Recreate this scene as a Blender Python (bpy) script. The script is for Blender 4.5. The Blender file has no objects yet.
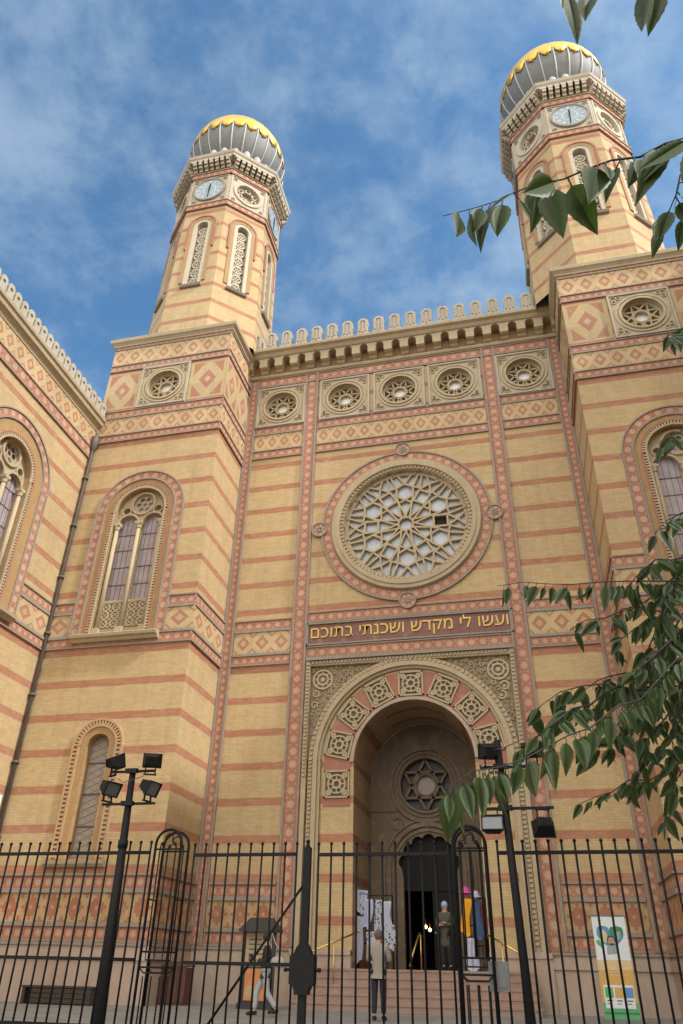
import bpy, bmesh, math, random
from mathutils import Vector, Matrix
from mathutils.geometry import tessellate_polygon
R = math.radians
PI = math.pi
random.seed(7)
scn = bpy.context.scene
COL = scn.collection

# ------------------------------------------------------------------ camera
CAM = Vector((3.1036, -21.7302, 1.1584))
YAW, PITCH, ROLL, FPX = R(13.7141), R(31.8848), R(1.2607), 731.4036
cd = bpy.data.cameras.new('camera')
cam = bpy.data.objects.new('camera', cd)
COL.objects.link(cam)
_f = Vector((-math.sin(YAW), math.cos(YAW), 0)); _r = Vector((math.cos(YAW), math.sin(YAW), 0)); _u = Vector((0, 0, 1))
FWD = math.cos(PITCH) * _f + math.sin(PITCH) * _u
UP0 = math.cos(PITCH) * _u - math.sin(PITCH) * _f
RT = math.cos(ROLL) * _r + math.sin(ROLL) * UP0
UPV = math.cos(ROLL) * UP0 - math.sin(ROLL) * _r
m = Matrix((RT, UPV, -FWD)).transposed().to_4x4()
m.translation = CAM
cam.matrix_world = m
cd.sensor_fit = 'VERTICAL'; cd.sensor_height = 24.0; cd.lens = FPX / 1024 * 24.0
cd.clip_start = 0.05; cd.clip_end = 5000
scn.camera = cam

def at(px, py, dist):
    """world point a given real distance from the viewpoint, used to lay out the tree's limbs"""
    d = (FWD + RT * ((px - 341.5) / FPX) - UPV * ((py - 512) / FPX)).normalized()
    return CAM + d * dist

# ------------------------------------------------------------------ node helpers
class NT:
    def __init__(s, name):
        s.mat = bpy.data.materials.new(name); s.mat.use_nodes = True
        s.t = s.mat.node_tree; s.t.nodes.clear()
        s.out = s.t.nodes.new('ShaderNodeOutputMaterial')
        s.b = s.t.nodes.new('ShaderNodeBsdfPrincipled')
        s.t.links.new(s.b.outputs[0], s.out.inputs[0])
    def node(s, k, **kw):
        n = s.t.nodes.new(k)
        for a, v in kw.items(): setattr(n, a, v)
        return n
    def put(s, sock, v):
        if isinstance(v, bpy.types.NodeSocket): s.t.links.new(v, sock)
        else: sock.default_value = v
    def m(s, op, a, b=None, c=None):
        n = s.node('ShaderNodeMath', operation=op)
        s.put(n.inputs[0], a)
        if b is not None: s.put(n.inputs[1], b)
        if c is not None: s.put(n.inputs[2], c)
        return n.outputs[0]
    def mix(s, f, a, b, mode='MIX'):
        n = s.node('ShaderNodeMix', data_type='RGBA', blend_type=mode)
        s.put(n.inputs[0], f); s.put(n.inputs[6], a); s.put(n.inputs[7], b)
        return n.outputs[2]
    def uv(s):
        n = s.node('ShaderNodeUVMap'); x = s.node('ShaderNodeSeparateXYZ')
        s.t.links.new(n.outputs[0], x.inputs[0])
        return n.outputs[0], x.outputs[0], x.outputs[1]
    def pos(s):
        return s.node('ShaderNodeNewGeometry').outputs['Position']
    def noise(s, vec, scale, detail=4, rough=.55, dist=0.0):
        n = s.node('ShaderNodeTexNoise'); s.put(n.inputs['Vector'], vec)
        n.inputs['Scale'].default_value = scale; n.inputs['Detail'].default_value = detail
        n.inputs['Roughness'].default_value = rough; n.inputs['Distortion'].default_value = dist
        return n.outputs[0]
    def ramp(s, v, a, b, lo=0.0, hi=1.0):
        n = s.node('ShaderNodeMapRange'); s.put(n.inputs[0], v)
        n.inputs[1].default_value = a; n.inputs[2].default_value = b
        n.inputs[3].default_value = lo; n.inputs[4].default_value = hi
        return n.outputs[0]
    def sstep(s, v, a, b):
        n = s.node('ShaderNodeMapRange', interpolation_type='SMOOTHSTEP'); s.put(n.inputs[0], v)
        n.inputs[1].default_value = a; n.inputs[2].default_value = b
        return n.outputs[0]
    def bump(s, h, strength=.3, dist=.02):
        n = s.node('ShaderNodeBump'); s.put(n.inputs['Height'], h)
        n.inputs['Strength'].default_value = strength; n.inputs['Distance'].default_value = dist
        s.t.links.new(n.outputs[0], s.b.inputs['Normal'])
    def col(s, c): s.put(s.b.inputs['Base Color'], c)
    def set(s, **kw):
        for k, v in kw.items(): s.b.inputs[k].default_value = v
def C(r, g, b): return (r, g, b, 1.0)
def S(r, g, b):
    f = lambda c: (c / 255 / 12.92) if c / 255 <= .04045 else ((c / 255 + .055) / 1.055) ** 2.4
    return (f(r), f(g), f(b), 1.0)

OCHRE, OCHRE2, RED = C(.65, .485, .255), C(.56, .40, .195), C(.49, .215, .115)
CREAM = C(.60, .48, .30)
def weather(t, c, amt=.35):
    """broad, uneven soot and rain wear in the masonry"""
    p = t.pos()
    mp = t.node('ShaderNodeMapping'); t.put(mp.inputs[0], p); mp.inputs['Scale'].default_value = (1, 1, .35)
    n = t.noise(mp.outputs[0], .55, 6, .62)
    c = t.mix(t.ramp(n, .42, .72, 0, amt), c, C(.30, .20, .12), 'MIX')
    mp2 = t.node('ShaderNodeMapping'); t.put(mp2.inputs[0], p); mp2.inputs['Scale'].default_value = (3.2, 3.2, .22)
    n3 = t.noise(mp2.outputs[0], 1.3, 5, .6)
    c = t.mix(t.ramp(n3, .50, .80, 0, amt * 1.1), c, C(.27, .20, .135))
    n4 = t.noise(p, 2.6, 4, .6); c = t.mix(t.ramp(n4, .55, .75, 0, .28), c, C(.62, .52, .38))
    n2 = t.noise(p, 9.0, 3)
    return t.mix(.45, c, t.mix(n2, C(.55, .55, .55), C(1.0, 1.0, 1.0)), 'MULTIPLY')

def brick_mat(name, ca, cb, cred, stripe=True, amt=.3, z0=.16, per=1.02, half=.112):
    t = NT(name); vec, u, v = t.uv()
    bt = t.node('ShaderNodeTexBrick'); t.put(bt.inputs['Vector'], vec)
    bt.inputs['Scale'].default_value = 1.0; bt.inputs['Brick Width'].default_value = .25
    bt.inputs['Row Height'].default_value = .073; bt.inputs['Mortar Size'].default_value = .006
    bt.inputs['Mortar Smooth'].default_value = .3; bt.inputs['Bias'].default_value = 0
    bt.inputs['Color1'].default_value = C(0, 0, 0); bt.inputs['Color2'].default_value = C(1, 1, 1); bt.inputs['Mortar'].default_value = C(.5, .5, .5)
    n = t.noise(vec, 1.3, 5, .6)
    var = t.m('MULTIPLY_ADD', bt.outputs[0], .75, t.m('MULTIPLY', n, .5))
    yel = t.mix(var, ca, cb)
    if stripe:
        d = t.m('ABSOLUTE', t.m('SUBTRACT', t.m('FRACT', t.m('ADD', t.m('DIVIDE', t.m('SUBTRACT', v, z0), per), .5)), .5))
        mask = t.m('LESS_THAN', t.m('ADD', d, t.m('MULTIPLY', t.m('SUBTRACT', t.noise(vec, 11.0, 2), .5), .022)), half / per)
        redv = t.mix(var, C(cred[0] * 1.12, cred[1] * 1.2, cred[2] * 1.2), C(cred[0] * .85, cred[1] * .82, cred[2] * .85))
        c = t.mix(mask, yel, redv)
    else: c = yel
    c = t.mix(t.m('MULTIPLY', bt.outputs['Fac'], .42), c, C(.31, .24, .16))
    t.col(weather(t, c, amt)); t.set(Roughness=.88)
    t.bump(t.m('SUBTRACT', 1.0, bt.outputs['Fac']), .35, .006)
    return t.mat
M = {}
M['brick'] = brick_mat('striped_ochre_brick', OCHRE, OCHRE2, RED)
M['brick_plain'] = brick_mat('plain_ochre_brick', C(.52, .33, .14), C(.42, .25, .10), RED, False)
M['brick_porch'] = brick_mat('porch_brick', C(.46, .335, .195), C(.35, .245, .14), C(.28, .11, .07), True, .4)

def frac(t, v): return t.m('FRACT', v)
def cell(t):
    """coordinates centred in each square cell of a band"""
    vec, u, v = t.uv()
    return t.m('SUBTRACT', frac(t, u), .5), t.m('SUBTRACT', v, .5), vec
def band_finish(t, c, amt=.3, rough=.85):
    vec, u, v = t.uv(); p = t.pos()
    wn_ = t.node('ShaderNodeTexWhiteNoise', noise_dimensions='4D'); f1 = t.node('ShaderNodeCombineXYZ')
    t.put(f1.inputs[0], t.m('FLOOR', u)); t.put(wn_.inputs['Vector'], f1.outputs[0])
    sp = t.node('ShaderNodeSeparateXYZ'); t.put(sp.inputs[0], p); t.put(wn_.inputs['W'], t.m('FLOOR', t.m('MULTIPLY', sp.outputs[2], .8)))
    c = t.mix(.22, c, t.mix(wn_.outputs['Value'], C(.45, .42, .40), C(1.15, 1.12, 1.1)), 'MULTIPLY')
    ch = t.noise(p, 16.0, 4, .7); c = t.mix(t.ramp(ch, .62, .72, 0, .55), c, C(.40, .31, .22))
    t.col(weather(t, c, amt)); t.set(Roughness=rough); return t.mat

def rosette_mat(name, base=C(.45, .185, .115), petal=C(.57, .34, .23), core=C(.64, .45, .31)):
    t = NT(name); x, y, vec = cell(t)
    r = t.m('SQRT', t.m('ADD', t.m('MULTIPLY', x, x), t.m('MULTIPLY', y, y)))
    th = t.m('ARCTAN2', y, x)
    pr = t.m('MULTIPLY_ADD', t.m('COSINE', t.m('MULTIPLY', th, 8.0)), .05, .31)
    pet = t.m('LESS_THAN', r, pr)
    inn = t.m('LESS_THAN', r, .17)
    hole = t.m('LESS_THAN', r, .085)
    c = t.mix(pet, base, petal)
    c = t.mix(t.m('MULTIPLY', inn, .9), c, core)
    c = t.mix(hole, c, petal)
    # small leaf pairs where two cells meet
    ax = t.m('SUBTRACT', .5, t.m('ABSOLUTE', x))
    lf = t.m('LESS_THAN', t.m('ADD', t.m('MULTIPLY', ax, 1.0), t.m('ABSOLUTE', t.m('SUBTRACT', t.m('ABSOLUTE', y), .28))), .12)
    c = t.mix(t.m('MULTIPLY', lf, .8), c, petal)
    t.bump(pet, .5, .02)
    return band_finish(t, c)
M['rosette'] = rosette_mat('terracotta_rosettes')

def diamond_mat(name, ground=OCHRE, red=C(.47, .22, .13)):
    t = NT(name); x, y, vec = cell(t)
    d = t.m('ADD', t.m('ABSOLUTE', x), t.m('ABSOLUTE', y))
    ring = t.m('MULTIPLY', t.m('LESS_THAN', d, .36), t.m('GREATER_THAN', d, .0))
    core = t.m('LESS_THAN', d, .17)
    n = t.noise(vec, 3.0, 3)
    g = t.mix(n, C(.58, .43, .22), ground)
    c = t.mix(ring, g, red)
    c = t.mix(core, c, C(.60, .40, .22))
    # half lozenges along the edges
    x2 = t.m('SUBTRACT', .5, t.m('ABSOLUTE', x)); y2 = t.m('SUBTRACT', .5, t.m('ABSOLUTE', y))
    d2 = t.m('ADD', x2, y2)
    tri = t.m('MULTIPLY', t.m('LESS_THAN', d2, .28), t.m('GREATER_THAN', d2, .16))
    c = t.mix(t.m('MULTIPLY', tri, .85), c, red)
    lat = t.m('MULTIPLY', t.m('LESS_THAN', d, .47), t.m('GREATER_THAN', d, .41))
    c = t.mix(t.m('MULTIPLY', lat, .6), c, C(.62, .48, .28))
    return band_finish(t, c)
M['diamond'] = diamond_mat('ochre_lozenges')

def stepped_mat(name):
    t = NT(name); x, y, vec = cell(t)
    q = lambda v, k: t.m('DIVIDE', t.m('ROUND', t.m('MULTIPLY', v, k)), k)
    ax, ay = t.m('ABSOLUTE', q(x, 8.0)), t.m('ABSOLUTE', q(y, 8.0))
    d = t.m('ADD', ax, ay)
    ring = t.m('MULTIPLY', t.m('LESS_THAN', d, .40), t.m('GREATER_THAN', d, .10))
    corner = t.m('GREATER_THAN', d, .82)
    c = t.mix(ring, C(.54, .36, .17), C(.42, .16, .09))
    c = t.mix(corner, c, C(.42, .16, .09))
    core = t.m('LESS_THAN', d, .10)
    c = t.mix(core, c, C(.56, .33, .19))
    return band_finish(t, c)
M['stepped'] = stepped_mat('stepped_brick_crosses')

def square_motif(name):
    t = NT(name); x, y, vec = cell(t)
    ax, ay = t.m('ABSOLUTE', x), t.m('ABSOLUTE', y)
    d = t.m('ADD', ax, ay)
    mid = t.m('LESS_THAN', d, .24)
    core = t.m('LESS_THAN', d, .085)
    tri = t.m('MULTIPLY', t.m('GREATER_THAN', d, .52), t.m('LESS_THAN', t.m('MAXIMUM', ax, ay), .41))
    c = t.mix(t.m('MAXIMUM', mid, tri), C(.58, .43, .23), C(.47, .21, .125))
    c = t.mix(core, c, C(.6, .42, .3))
    fr = t.m('GREATER_THAN', ay, .46)
    c = t.mix(fr, c, C(.43, .16, .085))
    return band_finish(t, c)
M['square'] = square_motif('square_lozenge_panel')

def stone_mat(name, c0, c1, scale=5, bump=.25, rough=.85, amt=.3):
    t = NT(name); p = t.pos()
    n = t.noise(p, scale, 6, .65)
    c = t.mix(n, c0, c1)
    t.col(weather(t, c, amt)); t.set(Roughness=rough)
    t.bump(t.noise(p, scale * 6, 4), bump, .01)
    return t.mat
M['stone'] = stone_mat('cream_stone', C(.56, .46, .30), C(.46, .36, .22))
M['stone_dark'] = stone_mat('weathered_stone', C(.32, .25, .16), C(.25, .19, .12))
M['stone_hole_shade'] = stone_mat('shaded_hole_stone', C(.10, .075, .05), C(.15, .115, .075))  # dark colour stands in for shade inside the pierced carving
M['stone_pale'] = stone_mat('pale_limestone', C(.55, .50, .41), C(.42, .37, .29))
M['stone_grey'] = stone_mat('grey_moulding_stone', C(.36, .32, .27), C(.27, .24, .205))
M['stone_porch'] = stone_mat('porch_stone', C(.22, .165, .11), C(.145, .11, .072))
M['plinth'] = stone_mat('pinkish_plinth_stone', C(.56, .44, .355), C(.47, .355, .28), 2.2, .3)
M['step'] = stone_mat('pink_step_stone', C(.43, .30, .245), C(.34, .23, .185), 3, .3)
M['tan'] = stone_mat('tan_dentil_stone', C(.58, .38, .19), C(.48, .30, .15))
M['redplaster'] = stone_mat('red_voussoir', C(.46, .20, .14), C(.38, .15, .10), 4)
M['turret_cream'] = stone_mat('turret_cream_stone', C(.66, .58, .45), C(.56, .48, .36))
M['inscription'] = stone_mat('dark_plum_panel', C(.25, .105, .095), C(.19, .08, .075), 3, .1, .7)

def simple(name, c, rough=.6, metal=0.0, var=.25, scale=20, bump=0.0, spec=None):
    t = NT(name); p = t.node('ShaderNodeTexCoord').outputs['Object']
    n = t.noise(p, scale, 4)
    t.col(t.mix(n, C(c[0] * (1 - var), c[1] * (1 - var), c[2] * (1 - var)), C(min(1, c[0] * (1 + var)), min(1, c[1] * (1 + var)), min(1, c[2] * (1 + var)))))
    t.set(Roughness=rough, Metallic=metal)
    if spec is not None: t.b.inputs['Specular IOR Level'].default_value = spec
    if bump: t.bump(n, bump, .01)
    return t.mat
M['iron'] = simple('black_painted_iron', C(.0075, .0075, .008), .6, 0, .5, 30, .25, .25)
M['iron_dull'] = simple('dull_black_iron', C(.010, .010, .011), .65, 0, .45, 12, .2, .25)
M['gold'] = simple('gold_leaf', C(.66, .42, .09), .44, 1.0, .22, 6)
M['gilt'] = simple('gilt_letters', C(.62, .42, .09), .5, .2, .25, 7)
M['zinc'] = simple('grey_zinc', C(.19, .188, .183), .65, .2, .25, 3)
M['zinc_pale'] = simple('pale_zinc_rib', C(.40, .39, .37), .5, .25, .15, 3)
M['clock'] = simple('blue_grey_dial', C(.27, .34, .37), .4, .0, .1, 4)
M['clock_ring'] = simple('pale_dial_ring', C(.52, .56, .57), .45, 0, .08, 4)
M['pane_rose'] = simple('sky_toned_rose_glass', C(.47, .50, .54), .3, 0, .28, 2.6, .4)  # pale base colour stands in for sky reflected in the panes
M['pane'] = simple('leaded_violet_glass', C(.38, .315, .325), .30, 0, .40, 3.2, .5)
M['pane_brown'] = simple('leaded_brown_glass', C(.35, .285, .235), .5, 0, .3, 14)
M['pane_dark'] = simple('dark_glass', C(.03, .027, .024), .5, 0, .3, 3)
M['lead'] = simple('lead_came', C(.10, .09, .09), .6)
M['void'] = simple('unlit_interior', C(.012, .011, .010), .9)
M['door_dark'] = simple('dark_door_wood', C(.010, .009, .008), .6, 0, .3, 6, 0, .2)
M['brass'] = simple('polished_brass', C(.72, .50, .17), .3, 1.0, .1, 5)
M['wood_dark'] = simple('dark_stained_wood', C(.05, .038, .028), .6, 0, .35, 12)
M['wood_red'] = simple('red_brown_slats', C(.105, .04, .025), .55, 0, .3, 10)
M['roof_board'] = simple('charcoal_board', C(.03, .03, .032), .5, 0, .2, 10)
M['pipe'] = simple('weathered_downpipe', C(.11, .085, .068), .6, .1, .35, 5)
M['white'] = simple('white_print', C(.74, .74, .72), .5, 0, .05, 4)
M['skin'] = simple('skin', C(.46, .27, .19), .55, 0, .08, 6)
for k, c in dict(jacket=C(.30, .26, .22), navy=C(.018, .022, .04), black=C(.02, .019, .019), light_trousers=C(.40, .40, .40), hair_grey=C(.12, .095, .075), hair_dark=C(.03, .02, .014),
                 coat=C(.085, .075, .055), bag=C(.38, .35, .31), wine=C(.10, .02, .04), pink=C(.60, .09, .32), yellow=C(.75, .34, .015), blue=C(.05, .10, .2), palecloth=C(.44, .46, .56),
                 lilac=C(.42, .44, .62), scarf=C(.35, .42, .55), brownbag=C(.07, .04, .025)).items():
    M[k] = simple('cloth_' + k, c, .85, 0, .16, 18, .15)

def shawl_mat(name, a, b, k):
    t = NT(name); p = t.node('ShaderNodeTexCoord').outputs['Object']
    w = t.node('ShaderNodeTexVoronoi', feature='F1'); t.put(w.inputs['Vector'], p); w.inputs['Scale'].default_value = k
    t.col(t.mix(t.m('LESS_THAN', w.outputs['Distance'], .34), a, b)); t.set(Roughness=.9); return t.mat
M['shawl_print'] = shawl_mat('printed_shawl', C(.44, .46, .52), C(.03, .03, .05), 13)
M['shawl_print_pale'] = shawl_mat('pale_printed_shawl', C(.46, .47, .54), C(.14, .16, .28), 10)

# ------------------------------------------------------------------ mesh builder (front faces look towards -y: x=u, y=-n, z=z)
class MB:
    def __init__(s): s.v, s.f, s.uv, s.mi, s.mats, s.T, s.sm = [], [], [], [], [], None, []
    def mat(s, m):
        m = M[m] if isinstance(m, str) else m
        if m not in s.mats: s.mats.append(m)
        return s.mats.index(m)
    def face(s, pts, m, uv=None, smooth=False):
        k = len(s.v)
        for p in pts:
            p = Vector(p)
            s.v.append(s.T @ p if s.T else p)
        s.f.append(tuple(range(k, k + len(pts)))); s.mi.append(s.mat(m)); s.sm.append(smooth)
        s.uv.append(uv if uv else [(p[0] - p[1], p[2]) for p in pts])
    def box(s, x0, x1, y0, y1, z0, z1, m, fuv=None):
        P = lambda x, y, z: (x, y, z)
        s.face([P(x0, y0, z0), P(x1, y0, z0), P(x1, y0, z1), P(x0, y0, z1)], m, fuv)
        s.face([P(x1, y1, z0), P(x0, y1, z0), P(x0, y1, z1), P(x1, y1, z1)], m)
        s.face([P(x0, y1, z0), P(x0, y0, z0), P(x0, y0, z1), P(x0, y1, z1)], m, fuv and [fuv[0], fuv[0], fuv[3], fuv[3]])
        s.face([P(x1, y0, z0), P(x1, y1, z0), P(x1, y1, z1), P(x1, y0, z1)], m, fuv and [fuv[1], fuv[1], fuv[2], fuv[2]])
        s.face([P(x0, y0, z1), P(x1, y0, z1), P(x1, y1, z1), P(x0, y1, z1)], m, fuv and [fuv[3], fuv[2], fuv[2], fuv[3]])
        s.face([P(x0, y1, z0), P(x1, y1, z0), P(x1, y0, z0), P(x0, y0, z0)], m, fuv and [fuv[0], fuv[1], fuv[1], fuv[0]])
    def ub(s, u0, u1, n0, n1, z0, z1, m, fuv=None): s.box(u0, u1, -n1, -n0, z0, z1, m, fuv)
    def poly(s, pts2, n, m):
        s.face([(p[0], -n, p[1]) for p in pts2], m)
    def sheet(s, outer, holes, n, m):
        loops = [[Vector((p[0], p[1], 0)) for p in l] for l in [outer] + holes]
        flat = [p for l in loops for p in l]
        for tri in tessellate_polygon(loops):
            q = [flat[i] for i in tri]
            if (q[1] - q[0]).cross(q[2] - q[0]).z < 0: q.reverse()
            s.face([(p.x, -n, p.y) for p in q], m, [(p.x, p.y) for p in q])
    def reveal(s, loop, n0, n1, m, close=True):
        L = len(loop); acc = 0
        for i in range(L if close else L - 1):
            a, b = loop[i], loop[(i + 1) % L]
            l = math.hypot(b[0] - a[0], b[1] - a[1])
            s.face([(a[0], -n1, a[1]), (b[0], -n1, b[1]), (b[0], -n0, b[1]), (a[0], -n0, a[1])], m,
                   [(n1 * 1.0, a[1]), (n1 * 1.0, b[1]), (n0 * 1.0, b[1]), (n0 * 1.0, a[1])] if abs(b[1] - a[1]) > l * .5 else [(a[0], n1), (b[0], n1), (b[0], n0), (a[0], n0)])
            acc += l
    def plate(s, outer, holes, n0, n1, m):
        s.sheet(outer, holes, n1, m); s.reveal(outer, n0, n1, m)
        for h in holes: s.reveal(h, n0, n1, m)
    def ring(s, cu, cz, r0, r1, n0, n1, m, a0=0, a1=2 * PI, seg=64, cell=True, ncell=None):
        w = r1 - r0
        N = ncell or max(1, round((a1 - a0) * (r0 + r1) / 2 / w))
        full = abs(a1 - a0 - 2 * PI) < 1e-6
        for i in range(seg):
            t0, t1 = i / seg, (i + 1) / seg
            A, B = a0 + (a1 - a0) * t0, a0 + (a1 - a0) * t1
            p = lambda r, a, n: (cu + r * math.cos(a), -n, cz + r * math.sin(a))
            fu = [(N * t0, 1), (N * t0, 0), (N * t1, 0), (N * t1, 1)]
            if not cell: fu = [(cu + r1 * math.cos(A), cz + r1 * math.sin(A)), (cu + r0 * math.cos(A), cz + r0 * math.sin(A)), (cu + r0 * math.cos(B), cz + r0 * math.sin(B)), (cu + r1 * math.cos(B), cz + r1 * math.sin(B))]
            s.face([p(r1, A, n1), p(r0, A, n1), p(r0, B, n1), p(r1, B, n1)], m, fu)
            s.face([p(r0, A, n1), p(r0, A, n0), p(r0, B, n0), p(r0, B, n1)], m, [fu[1], fu[1], fu[2], fu[2]], True)
            s.face([p(r1, A, n0), p(r1, A, n1), p(r1, B, n1), p(r1, B, n0)], m, [fu[0], fu[0], fu[3], fu[3]], True)
        if not full:
            for a in (a0, a1):
                p = lambda r, n: (cu + r * math.cos(a), -n, cz + r * math.sin(a))
                s.face([p(r0, n0), p(r1, n0), p(r1, n1), p(r0, n1)], m)
    def band(s, u0, u1, z0, z1, n, m, vertical=False, edge='stone_grey', ew=.045, en=.035, th=.03, nb=0.0):
        """patterned strip between two thin stone mouldings"""
        w, L = ((u1 - u0), (z1 - z0)) if vertical else ((z1 - z0), (u1 - u0))
        iw = w - 2 * ew if edge else w / 1.4
        N = max(1, round(L / iw)); e = ew / iw if edge else 0
        fuv = [(0, -e), (0, 1 + e), (N, 1 + e), (N, -e)] if vertical else [(0, -e), (N, -e), (N, 1 + e), (0, 1 + e)]
        s.ub(u0, u1, n, n + th, z0, z1, m, fuv)
        if edge:
            if vertical:
                s.ub(u0, u0 + ew, n + th, n + th + en, z0, z1, edge); s.ub(u1 - ew, u1, n + th, n + th + en, z0, z1, edge)
            else:
                s.ub(u0, u1, n + th, n + th + en, z0, z0 + ew, edge); s.ub(u0, u1, n + th, n + th + en, z1 - ew, z1, edge)
    def archband(s, cu, zs, r0, r1, zb, n0, n1, m, seg=40, edge=None, ew=.05, en=.035):
        s.ring(cu, zs, r0, r1, n0, n1, m, 0, PI, seg)
        w = r1 - r0; N = max(1, round((zs - zb) / w))
        for a, b in ((cu - r1, cu - r0), (cu + r0, cu + r1)):
            s.ub(a, b, n0, n1, zb, zs, m, [(0, 0), (0, 1), (N, 1), (N, 0)])
        if edge:
            for (q0, q1) in ((r0, r0 + ew), (r1 - ew, r1)):
                s.ring(cu, zs, q0, q1, n1, n1 + en, edge, 0, PI, seg, False)
                for sg in (-1, 1):
                    a, b = sorted((cu + sg * q0, cu + sg * q1)); s.ub(a, b, n1, n1 + en, zb, zs, edge)
    def bar(s, p, q, w, n0, n1, m):
        d = Vector((q[0] - p[0], q[1] - p[1])); L = d.length
        if L < 1e-6: return
        d /= L; e = Vector((-d.y, d.x)) * w / 2
        c = [(p[0] + e.x, p[1] + e.y), (p[0] - e.x, p[1] - e.y), (q[0] - e.x, q[1] - e.y), (q[0] + e.x, q[1] + e.y)]
        s.face([(x, -n1, z) for x, z in c], m)
        for i in range(4):
            a, b = c[i], c[(i + 1) % 4]
            s.face([(a[0], -n0, a[1]), (b[0], -n0, b[1]), (b[0], -n1, b[1]), (a[0], -n1, a[1])], m)
    def cyl(s, p, q, r0, r1, m, seg=10, cap=True):
        p, q = Vector(p), Vector(q); d = (q - p)
        if d.length < 1e-9: return
        d.normalize(); a = d.orthogonal().normalized(); b = d.cross(a)
        P = [p + (a * math.cos(2 * PI * i / seg) + b * math.sin(2 * PI * i / seg)) * r0 for i in range(seg)]
        Q = [q + (a * math.cos(2 * PI * i / seg) + b * math.sin(2 * PI * i / seg)) * r1 for i in range(seg)]
        for i in range(seg):
            j = (i + 1) % seg; s.face([P[i], P[j], Q[j], Q[i]], m, None, True)
        if cap:
            s.face(list(reversed(P)), m); s.face(Q, m)
    def tube(s, pts, rad, m, seg=8):
        rs = rad if isinstance(rad, (list, tuple)) else [rad] * len(pts)
        pts = [Vector(p) for p in pts]; rings = []
        prev = None
        for i, p in enumerate(pts):
            d = (pts[min(i + 1, len(pts) - 1)] - pts[max(i - 1, 0)]).normalized()
            a = d.orthogonal().normalized() if prev is None else (prev - d * prev.dot(d)).normalized()
            prev = a; b = d.cross(a)
            rings.append([p + (a * math.cos(2 * PI * k / seg) + b * math.sin(2 * PI * k / seg)) * rs[i] for k in range(seg)])
        for A, B in zip(rings, rings[1:]):
            for k in range(seg):
                j = (k + 1) % seg; s.face([A[k], A[j], B[j], B[k]], m, None, True)
        s.face(list(reversed(rings[0])), m); s.face(rings[-1], m)
    def lathe(s, prof, c, m, seg=32, a0=0, smooth=True):
        c = Vector(c)
        for (r0, z0), (r1, z1) in zip(prof, prof[1:]):
            for i in range(seg):
                A, B = a0 + 2 * PI * i / seg, a0 + 2 * PI * (i + 1) / seg
                p = lambda r, z, a: c + Vector((r * math.cos(a), r * math.sin(a), z))
                q = [p(r0, z0, A), p(r0, z0, B), p(r1, z1, B), p(r1, z1, A)]
                if r1 < 1e-6: q = q[:3]
                elif r0 < 1e-6: q = [q[0], q[2], q[3]]
                s.face(q, m, None, smooth)
    def ball(s, c, r, m, seg=8, sx=1, sy=1, sz=1):
        k = seg // 2 + 1; c = Vector(c)
        for j in range(k):
            t0, t1 = -PI / 2 + PI * j / k, -PI / 2 + PI * (j + 1) / k
            for i in range(seg):
                A, B = 2 * PI * i / seg, 2 * PI * (i + 1) / seg
                p = lambda t, a: c + Vector((r * sx * math.cos(t) * math.cos(a), r * sy * math.cos(t) * math.sin(a), r * sz * math.sin(t)))
                q = [p(t0, A), p(t0, B), p(t1, B), p(t1, A)]
                if j == 0: q = [q[0], q[2], q[3]]
                elif j == k - 1: q = q[:3]
                s.face(q, m, None, True)
    def mesh(s, name):
        me = bpy.data.meshes.new(name)
        me.from_pydata([tuple(v) for v in s.v], [], s.f)
        for mt in s.mats: me.materials.append(mt)
        me.polygons.foreach_set('material_index', s.mi)
        me.polygons.foreach_set('use_smooth', s.sm)
        l = me.uv_layers.new(name='UVMap'); flat = [c for f in s.uv for p in f for c in (p[0], p[1])]
        l.data.foreach_set('uv', flat)
        bm = bmesh.new(); bm.from_mesh(me); bmesh.ops.remove_doubles(bm, verts=bm.verts, dist=1e-5); bm.to_mesh(me); bm.free()
        me.update(); return me

def link(name, data, parent=None, loc=(0, 0, 0), rz=0.0):
    o = bpy.data.objects.new(name, data); COL.objects.link(o)
    o.location = loc; o.rotation_euler = (0, 0, rz)
    if parent: o.parent = parent
    return o
def obj(name, mb, parent=None, loc=(0, 0, 0), rz=0.0):
    return link(name, mb.mesh(name) if isinstance(mb, MB) else mb, parent, loc, rz)
def tag(o, label, cat, group=None):
    o['label'] = label; o['category'] = cat
    if group: o['group'] = group
    return o
def thing(name, label, cat, loc=(0, 0, 0), rz=0.0, group=None):
    return tag(link(name, None, None, loc, rz), label, cat, group)
def struct(name, mb, loc=(0, 0, 0)):
    o = obj(name, mb, None, loc); o['kind'] = 'structure'; return o
def wp(name, mb, root):
    """a part whose mesh is written in world coordinates"""
    return obj(name, mb, root, tuple(-c for c in root.location))
def copy_tree(o, parent, loc=None, rz=None):
    c = o.copy(); COL.objects.link(c); c.parent = parent
    if loc is not None: c.location = loc
    if rz is not None: c.rotation_euler = (0, 0, rz)
    for ch in list(o.children):
        copy_tree(ch, c)
    return c

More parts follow.
